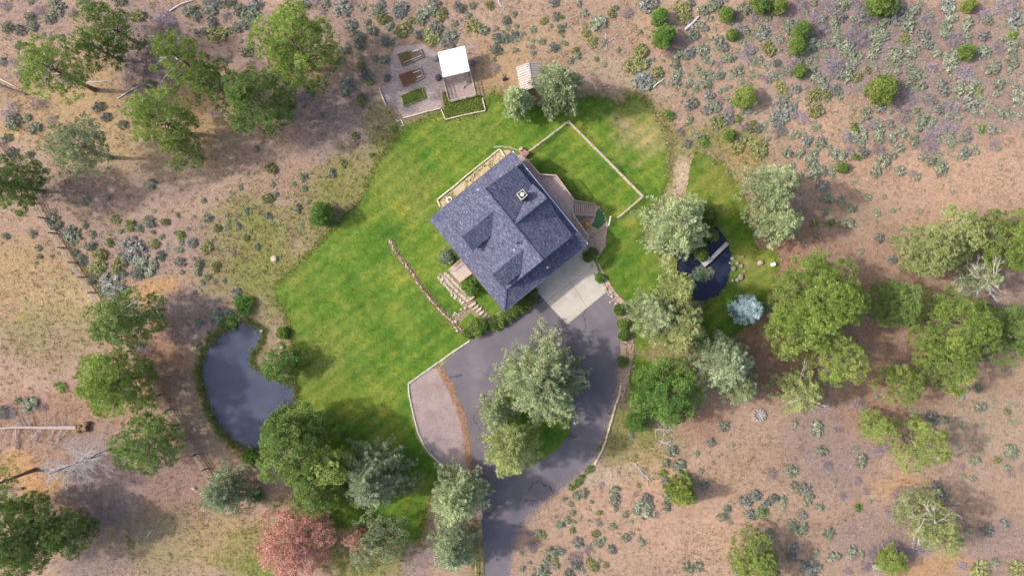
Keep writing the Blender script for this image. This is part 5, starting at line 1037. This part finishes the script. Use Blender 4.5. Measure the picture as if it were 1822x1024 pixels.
stonerow([Z5(1545,630),Z5(1580,680),Z5(1600,740)], .05, .08, .14, "curved pale edging round the small dark turf patch", seed=12)
stonerow([T('A3',860,600),T('A3',905,660),T('A3',930,720),T('A3',945,790)], .3, .05, .14, "scattered pale stones along the right edge of the upper lawn", per=.45, seed=13)
mb = MB(); a = Vector(G(*Z5(1635, 712))); b_ = Vector(G(*Z5(1620, 785)))
for z in (.3, .6, .9): mb.bar(a + Vector((0, 0, z)), b_ + Vector((0, 0, z)), .06, .06)
for q_ in (a, b_): mb.bar(q_, q_ + Vector((0, 0, 1.1)), .09, .09)
tag(mb.build("yard_gate", white), "small pale gate beside the dark turf patch", 'gate')
x, y, _ = G(*Z5(1432, 780)); mb = MB(); n0 = 0                                  # ribbed orange ball shape
for i in range(9):
    tt = math.pi * i / 8
    for k in range(20): a = 2 * math.pi * k / 20; r_ = .38 * (1 + .06 * math.cos(a * 8)); mb.v.append((x + math.sin(tt) * math.cos(a) * r_, y + math.sin(tt) * math.sin(a) * r_, .33 + .31 * math.cos(tt)))
for i in range(8):
    for k in range(20): k2 = (k + 1) % 20; mb.f.append([i * 20 + k, (i + 1) * 20 + k, (i + 1) * 20 + k2, i * 20 + k2])
mb.tube([(x, y, .6), (x + .03, y, .76)], .04, 6); tag(mb.build("pumpkin", orange, smooth=True), "round orange pumpkin on the ground below the deck stairs", 'pumpkin')

# ------------------------------------------------------------------ hedges and yard shrubs (individual plants)
def shrub(px, py, rp, h, mat, label, name='shrub', grp=None, dens=1.3, kind='leafy'):
    return tree(kind, px, py, rp, h, mat, label, None, dens, z0=.12, name=name, group=grp)
for i, (sx, sy, r) in enumerate(((625,690,50),(690,680,62),(745,640,58),(800,600,62),(850,570,60),(900,530,55),(945,490,50),(960,440,40))):
    px, py = Z6(sx, sy); shrub(px, py, r / 4.877 * .82, 1.25, 'green' if i % 2 else 'dark', ("hedge shrub nearest the white flowers" if i == 0 else f"{ORD[i]} hedge shrub from the white flowers, below the garage wall"), 'hedge_shrub', "hedge shrubs below the garage wall")
px, py = Z6(628, 730); shrub(px, py, 7, .7, 'green', "low flowering plant with white blossom at the driveway corner", 'flowering_plant')
rr = random.Random(2); x, y, _ = G(px, py); mb = MB()
for k in range(70): a = rr.uniform(0, 6.28); q_ = math.sqrt(rr.random()) * .6; mb.rock((x + math.cos(a) * q_, y + math.sin(a) * q_, .62 - .3 * q_ + rr.uniform(0, .12)), .05, rr, .6, 5)
fo = mb.build("blossom", white, None); fo.parent = bpy.data.objects[[o.name for o in bpy.data.objects if o.name.startswith('flowering_plant')][0]]; fo.data.transform(__import__('mathutils').Matrix.Translation(-Vector(fo.parent.location)))
shrub(*Z6(490,735), 15, 1.8, 'dark', "dark round shrub at the foot of the stone steps", kind='leafy')
shrub(*Z6(405,790), 7, .8, 'dark', "small dark shrub left of the dark round one by the steps")
shrub(*Z6(430,380), 16, 2.4, 'lush', "fresh green shrub between the landing and the front roof edge")
shrub(*Z6(220,130), 13, 2.2, 'teal', "blue green shrub left of the landing by the front eave", dens=1.5)
shrub(*Z6(300,110), 10, 1.8, 'dark', "dark shrub half under the front eave beside the blue green one")
for sx, sy, r, lb in ((672,635,8,"upper round shrub in the bed right of the driveway"),(690,712,8,"middle round shrub in the bed right of the driveway"),(695,770,8,"lower round shrub in the bed right of the driveway"),(685,915,6,"lowest small shrub in the bed right of the driveway")):
    shrub(*T('B3', sx, sy), r, 1.0, 'green', lb)
shrub(*T('B3',530,330), 5.5, .7, 'dark', "dark low shrub beside the garage side bed"); shrub(*T('B3',500,350), 6, .7, 'green', "small green shrub under the right house corner")
shrub(*T('B3',565,465), 5, .6, 'lush', "small bright plant among stones at the apron's right edge")
for sx, sy, r, lb in ((1330,400,15,"bright green patch shrub at the bottom shore of the large pond"),(1345,600,12,"low green shrub right of the silvery fence tree")): shrub(*T('C1', sx, sy), r, 1.0, 'lush', lb, dens=1.0)
shrub(*T('B1',1300,610), 16, 1.2, 'lush', "low green shrub at the upper tip of the large pond", dens=.9)
shrub(*T('B2',190,760), 9, .9, 'green', "low green shrub above the small round willow")
for i, (px, py, r) in enumerate(((1254,402,17),(1242,436,14),(1266,418,10),(1262,383,13),(1248,452,9))):      # lush plants standing at the pond's upper end
    shrub(px, py, r, 1.2, 'green', ["tallest","left hand","right hand","uppermost","lowest"][i] + " dark leafy water plant under the big tree by the small pond", 'water_plant', "leafy plants in the small pond")
# lily pads
px, py = T('B3', 1120, 440); x0, y0, _ = G(px, py); mb = MB(); rr = random.Random(6)
for k in range(420):
    a = rr.uniform(0, 6.28); q_ = math.sqrt(rr.random()) * 1.5; r_ = rr.uniform(.05, .11); x, y = x0 + math.cos(a) * q_ * 1.1, y0 + math.sin(a) * q_ * .85
    mb.face([(x + math.cos(j * 1.047) * r_, y + math.sin(j * 1.047) * r_, -.115 + .0006 * (k % 9)) for j in range(6)])
tag(mb.build("water_lily_pads", plain("lily", (.07, .10, .05), (.18, .22, .12), 5, .6)), "dull green lily pads floating below the dock", 'lily pads', None, 'stuff')
# dock
pl = [G(*T('B3', *p), .35) for p in ((1103,376),(1145,343),(1172,370),(1126,406))]; rp_ = [G(*T('B3', *p), .35) for p in ((1158,352),(1240,271),(1258,284),(1172,366))]
x0, y0 = pl[0][:2]; root = empty('dock', (x0, y0, 0), "small weathered wooden dock reaching into the small pond", 'dock')
def boards(P, n, th, name, mat, z=.35):
    mb = MB(); P = [Vector(p) for p in P]
    for k in range(n):
        a0, a1 = (k + .04) / n, (k + .95) / n; mb.prism([tuple(P[0].lerp(P[1], a0)), tuple(P[0].lerp(P[1], a1)), tuple(P[3].lerp(P[2], a1)), tuple(P[3].lerp(P[2], a0))], th)
    mb.build(name, mat, root)
dockm = plain("dock_boards", (.40, .36, .35), (.58, .53, .51), 4, .9, .4)
boards(pl, 9, .05, "platform", dockm); boards([(p[0], p[1], .33) for p in rp_], 18, .05, "walkway", dockm)
mb = MB()
for p in pl + [rp_[1], rp_[2]]: mb.tube([(p[0], p[1], -1), (p[0], p[1], .3)], .08, 8)
mb.build("pilings", wood_dark, root)
rocks('boulder', [(*T('B3',x,y),s) for x,y,s in ((1275,360,.7),(1300,385,.8),(1280,415,1.0),(1320,400,.9),(1318,460,1.2),(1300,475,.8),(1330,350,.7),(1275,480,.6),(1262,385,.5),(1340,430,.6))], .42, plain("boulder_stone", (.16, .12, .11), (.40, .31, .28), 2.5, .9, .9),
      lambda i: ["upper left","dark","pale round","right hand","largest reddish","lowest","topmost","small outlying","tiny shoreline","outermost"][i] + " boulder of the waterfall pile beside the small pond", 'boulder', "waterfall boulders by the small pond")
rocks('boulder', [(*T('B3',1422,385),.9)], .6, stone, lambda i: "single tan boulder on the grass right of the small pond", 'boulder')
x, y, _ = G(1374, 470); mb = MB(); mb.box((x, y, .25), (.55, .45, .5), .4); mb.box((x, y, .53), (.6, .5, .06), .4); tag(mb.build("pump_box", white), "white pump box on the grass right of the small pond", 'box')
rocks('boulder', [(*T('A2',718,228),.6)], .55, stone_pale, lambda i: "pale round rock among sagebrush left of the garden", 'rock')
rocks('boulder', [(*T('B2',145,362),.8)], .6, stone_pale, lambda i: "pale flat rock on rough grass left of the lawn", 'rock')
rocks('boulder', [(*T('B2',187,832),.8)], .5, stone_pale, lambda i: "grey rock at the top of the round willow", 'rock')
rocks('boulder', [(*T('B1',848,725),1.0)], .5, plain("rust_rock", (.26, .12, .07), (.40, .20, .12), 4), lambda i: "rusty brown rock at the right foot of the round pine", 'rock')
rocks('boulder', [(*T('B2',78,748),.6)], .5, stone_pale, lambda i: "pale rock on the right bank of the large pond", 'rock')
rocks('boulder', [(*T('C1',1028,560),.7)], .5, stone_pale, lambda i: "white rock at the left foot of the silvery fence tree", 'rock')
# fire pit
x0, y0, _ = G(1350, 738); root = empty('fire_pit', (x0, y0, 0), "round stone fire pit with pale ash on bare ground", 'fire pit'); rr = random.Random(5)
for ring, rad in ((0, .95), (1, .72)):
    n = 15 if ring == 0 else 11
    for k in range(n):
        a = 2 * math.pi * (k + .5 * ring) / n; mb = MB(); mb.rock((x0 + math.cos(a) * rad, y0 + math.sin(a) * rad, .12 + .12 * ring), .19, rr, .8, 6); mb.build("ring_stone", stone, root)
mb = MB(); mb.tube([(x0, y0, .0), (x0, y0, .06)], [.62, .6], 18); mb.build("ash_bed", plain("ash", (.10, .10, .14), (.45, .45, .52), 7, .95, .5), root)
stonerow([(1326,722),(1338,728)], .4, .06, .14, "handful of loose stones upper left of the fire pit", per=.1, seed=22)

# ------------------------------------------------------------------ garden
def bed(c4, label, fill, planks=(), h=.3):
    P = [Vector(G(*Z7(*p))) for p in c4]; root = empty('raised_bed', tuple(P[0]), label, 'garden bed')
    mb = MB()
    for i in range(4):
        a, b_ = P[i], P[(i + 1) % 4]; o = Vector((0, 0, h / 2)); mb.bar(a + o, b_ + o, .10, h)
    mb.build("frame", wood_pale if fill == 'weed' else wood_grey, root)
    mb = MB(); mb.prism([(p.x, p.y, h * .7) for p in P], h * .69); mb.build("soil", soil, root)
    n = 1500; uv = rs.rand(n, 2); lim = {'weed': 1.0, 'mix': .62, 'dry': .45}[fill]; uv = uv[uv[:, 0] < lim]; c = []
    for u, v in uv: c.append(tuple(P[0].lerp(P[1], u).lerp(P[3].lerp(P[2], u), v)))
    c = np.array(c); m_ = 5; c = np.repeat(c, m_, 0); N = len(c); d = norm(rs.randn(N, 3) + [0, 0, .8]); c[:, 2] = h * .75; c = c + d * .1
    me = leaf_mesh("plants", c, d, rs.randn(N, 3) * .5 + [0, 0, 1], .26, .07, rs.rand(N)); o = link("plants", me, LM['yellow' if fill == 'weed' else 'rust' if fill == 'mix' else 'straw'], root, True); o['kind'] = 'stuff'
    if planks:
        for u0, u1, v in planks:
            mb = MB(); p = P[0].lerp(P[1], u0).lerp(P[3].lerp(P[2], u0), v); q = P[0].lerp(P[1], u1).lerp(P[3].lerp(P[2], u1), v); o = Vector((0, 0, h + .03)); mb.bar(p + o, q + o, .12, .05); mb.build("plank", wood_pale, root)
bed(((325,190),(600,120),(640,215),(382,330)), "topmost raised bed of the garden, half empty with loose planks", 'dry', ((.62, .95, .12), (.1, .95, .82)))
bed(((342,440),(600,352),(645,470),(395,578)), "middle raised bed of the garden, with dry plants at its left", 'mix', ((.62, .97, .25), (.7, .98, .78)))
bed(((365,690),(620,592),(652,712),(405,820)), "lowest raised bed of the garden, full of bright green plants", 'weed')
edging([Z7(104,595),Z7(140,700),Z7(182,800)], .18, .3, wood_pale, 'garden_timber', "pale timber at the left corner of the garden", 'edging')
edging([Z7(388,958),Z7(540,920),Z7(700,875),Z7(842,838)], .16, .25, wood_pale, 'garden_timber', "long pale timber along the lower side of the garden gravel", 'edging')
edging([Z7(850,850),Z7(905,978),Z7(1150,915),Z7(1390,868),Z7(1352,720)], .14, .28, wood_pale, 'garden_timber', "pale timber border round the green bed below the pen", 'edging')
n = 2600; P = [Vector(G(*Z7(*p))) for p in ((870,640),(905,970),(1380,860),(1330,690))]; uv = rs.rand(n, 2); c = np.repeat(np.array([tuple(P[0].lerp(P[3], u).lerp(P[1].lerp(P[2], u), v)) for u, v in uv]), 5, 0)
k = ~inpoly(c[:, 0] * PPM + 911, 512 - c[:, 1] * PPM, pen_px); c = c[k]; N = len(c); d = norm(rs.randn(N, 3) + [0, 0, .8]); c = c + d * .12 + [0, 0, .1]
me = leaf_mesh("garden_plants", c, d, rs.randn(N, 3) * .5 + [0, 0, 1], .28, .07, rs.rand(N)); tag(link("garden_plants", me, LM['pine']), "thick green growth inside the timber border below the pen", 'plants', None, 'stuff')
# white canopy shelter on posts
Cn = [Vector(G(*Z7(*p), 2.7)) for p in ((812,166),(1140,86),(1200,386),(874,462))]; root = empty('canopy', (Cn[0].x, Cn[0].y, 0), "square white roofed shelter above the bare pen", 'shelter')
Cn[0].z = Cn[1].z = 2.95
mb = MB(); mb.prism([tuple(p) for p in Cn], .08); mb.build("canopy_roof", white, root)
cen = sum(Cn, Vector()) / 4
for p in Cn: mb = MB(); q_ = p.lerp(cen, .07); mb.bar((q_.x, q_.y, 0), (q_.x, q_.y, p.z - .12), .1, .1); mb.build("post", wood_grey, root)
mb = MB(); ins = [p.lerp(cen, .07) for p in Cn]
for i in range(4): a, b_ = ins[i], ins[(i + 1) % 4]; mb.bar(a + Vector((0, 0, -.14)), b_ + Vector((0, 0, -.14)), .08, .14)
a, b_ = ins[3], ins[2]
for z in (.5, 1.0, 1.5): mb.bar((a.x, a.y, z), (b_.x, b_.y, z), .05, .16)
mb.build("beams", wood_grey, root)
# pen fence
Pn = [Vector(G(*Z7(*p))) for p in ((872,470),(955,770),(1275,690),(1205,390))]; root = empty('pen_fence', tuple(Pn[0]), "light fence enclosing the bare pen below the white canopy", 'fence')
mb = MB(); mr = MB()
for i in range(3):
    a, b_ = Pn[i], Pn[i + 1]; n = 3
    for k in range(n + (i == 2)): p = a.lerp(b_, k / n); mb = MB(); mb.bar(p, p + Vector((0, 0, 1.15)), .09, .09); mb.build('post', wood_grey, root)
    for z in (.2, .65, 1.12): mr.bar(a + Vector((0, 0, z)), b_ + Vector((0, 0, z)), .05, .10)
    for k in range(int((b_ - a).length / .18)): p = a.lerp(b_, k * .18 / (b_ - a).length); mr.bar(p + Vector((0, 0, .2)), p + Vector((0, 0, 1.1)), .012, .012)
mr.build("rails", wood_pale, root)
mb = MB(); mb.bar(G(*Z7(1120,582), .15), G(*Z7(1175,472), .9), .10, .10); mb.tube([G(*Z7(1118,584), .0), G(*Z7(1118,584), .22)], .17, 10); tag(mb.build("perch_pole", wood_grey), "grey pole leaning across the bare pen", 'pole')
rocks('rubbish_heap', [(*Z7(820,470),1.0),]  , .5, plain("tarp_dark", (.04, .045, .06), (.10, .10, .13), 4), lambda i: "dark covered heap at the lower left corner of the canopy", 'heap')
rocks('rubbish_heap', [(*Z7(790,240),.8)], .55, plain("tarp_grey", (.12, .12, .14), (.2, .2, .22), 4), lambda i: "small dark heap at the left side of the canopy", 'heap')
rocks('rubbish_heap', [(*Z7(1225,290),1.0)], .5, plain("pile_grey", (.10, .09, .10), (.2, .18, .18), 4), lambda i: "dark junk heap along the right side of the canopy", 'heap')
# hose at the garden corner
mb = MB(); pts = [G(*T('A2', x, y), .04) for x, y in ((795,640),(808,650),(820,640),(832,655),(836,672),(826,676))]; mb.tube(pts, .05, 6); tag(mb.build("garden_hose", white), "white curled hose at the lower left corner of the garden", 'hose')

# metal shed with corrugated roof
zr, ze = 2.9, 2.35
A_ = Vector(G(*Z8(330,225), ze)); Bt = Vector(G(*Z8(455,178), zr)); Bb = Vector(G(*Z8(505,432), zr)); dr_ = Bb - Bt; Ab = A_ + dr_; hr = Bt - A_; Ct = Vector((Bt.x + hr.x, Bt.y + hr.y * .2, ze)); Cb = Ct + dr_
Ct.y = Bt.y + .15; Cb = Ct + dr_
root = empty('metal_shed', (Bt.x, Bt.y, 0), "small shed with a grey corrugated metal roof between two silvery trees", 'shed')
corr = plain("corrugated_metal", (.34, .30, .28), (.46, .41, .39), 3, .5, 0, metal=.25)
def corrugated(P, Q, name):
    """ribs run down the slope from ridge P to eave Q"""
    mb = MB(); n = 11; p0, p1 = P; q0, q1 = Q
    rows = []
    for k in range(n * 4 + 1):
        u = k / (n * 4); up = .10 * (1 if k % 4 in (1, 2) else 0); rows.append((p0.lerp(p1, u) + Vector((0, 0, up)), q0.lerp(q1, u) + Vector((0, 0, up))))
    for k in range(len(rows) - 1):
        a, b_ = rows[k]; c_, d_ = rows[k + 1]; mb.face([a, b_, d_, c_])
    b = Vector((0, 0, -.05)); mb.prism([tuple(v + b) for v in (p0, q0, q1, p1)], .04); mb.build(name, corr, root)
corrugated((Bt, Bb), (A_, Ab), "roof"); corrugated((Bt, Bb), (Ct, Cb), "roof")
mb = MB(); mb.bar(Bt + Vector((0, 0, .06)), Bb + Vector((0, 0, .06)), .24, .04); mb.build("ridge_cap", metal, root)
mb = MB(); cc = (A_ + Ab + Ct + Cb) / 4; K = [Vector((p.x, p.y, 0)).lerp(Vector((cc.x, cc.y, 0)), .1) for p in (A_, Ct, Cb, Ab)]
for i in range(4): a, b_ = K[i], K[(i + 1) % 4]; mb.bar((a.x, a.y, 1.12), (b_.x, b_.y, 1.12), .08, 2.24)
mb.build("wall", wood_grey, root)
mb = MB(); x, y, _ = G(*Z8(215,335)); mb.bar((x, y, 0), (x - .3, y + .6, .5), .08, .08); mb.box((x, y - .2, .2), (.6, .35, .35), .4); mb.tube([(x + .3, y - .2, .2), (x + .3, y - .28, .2)], .2, 10)
tag(mb.build("wheelbarrow", black), "dark wheelbarrow standing left of the metal shed", 'wheelbarrow')

# pole by the road, lower end of the drive, and short wooden fence at the bottom edge
mb = MB(); a = Vector(G(852, 870, 1.1)); b_ = Vector(G(858, 921, 1.1)); mb.tube([a, b_], .05, 8)
mb.tube([a + Vector((0, 0, -.6)), b_ + Vector((0, 0, -.6))], .04, 8)
for k in range(9): p = a.lerp(b_, k / 8); mb.tube([(p.x, p.y, 0 if k in (0, 8) else .5), (p.x, p.y, 1.1)], .05 if k in (0, 8) else .025, 6)
tag(mb.build("pipe_gate", metal), "silvery pipe gate standing open along the lower road's left edge", 'gate')
mb = MB(); mr = MB(); x0, y0, _ = G(843, 1000); root = empty('board_fence', (x0, y0, 0), "short wooden rail fence at the bottom edge left of the road", 'fence')
for py in (996, 1018, 1040): x, y, _ = G(846, py); mb = MB(); mb.bar((x, y, 0), (x, y, 1.2), .12, .12); mb.build('post', wood_grey, root)
for z in (.5, 1.0): mr.bar(G(846, 992, z), G(847, 1044, z), .06, .14)
mr.build("rails", wood_pale, root)

# weeds growing in the dry bed on the house's upper left side
bp = [(784,356),(889,270),(904,276),(850,322),(792,366)]; px = rs.uniform(780, 905, 1600); py = rs.uniform(266, 368, 1600); k = inpoly(px, py, bp) & (patch(px, py, 2, 61) > .45)
tufts("bed_weeds", px[k], py[k], 5, .2, .05, .08, 'weed', "sparse weeds in the dry bed beside the house roof", "weeds")
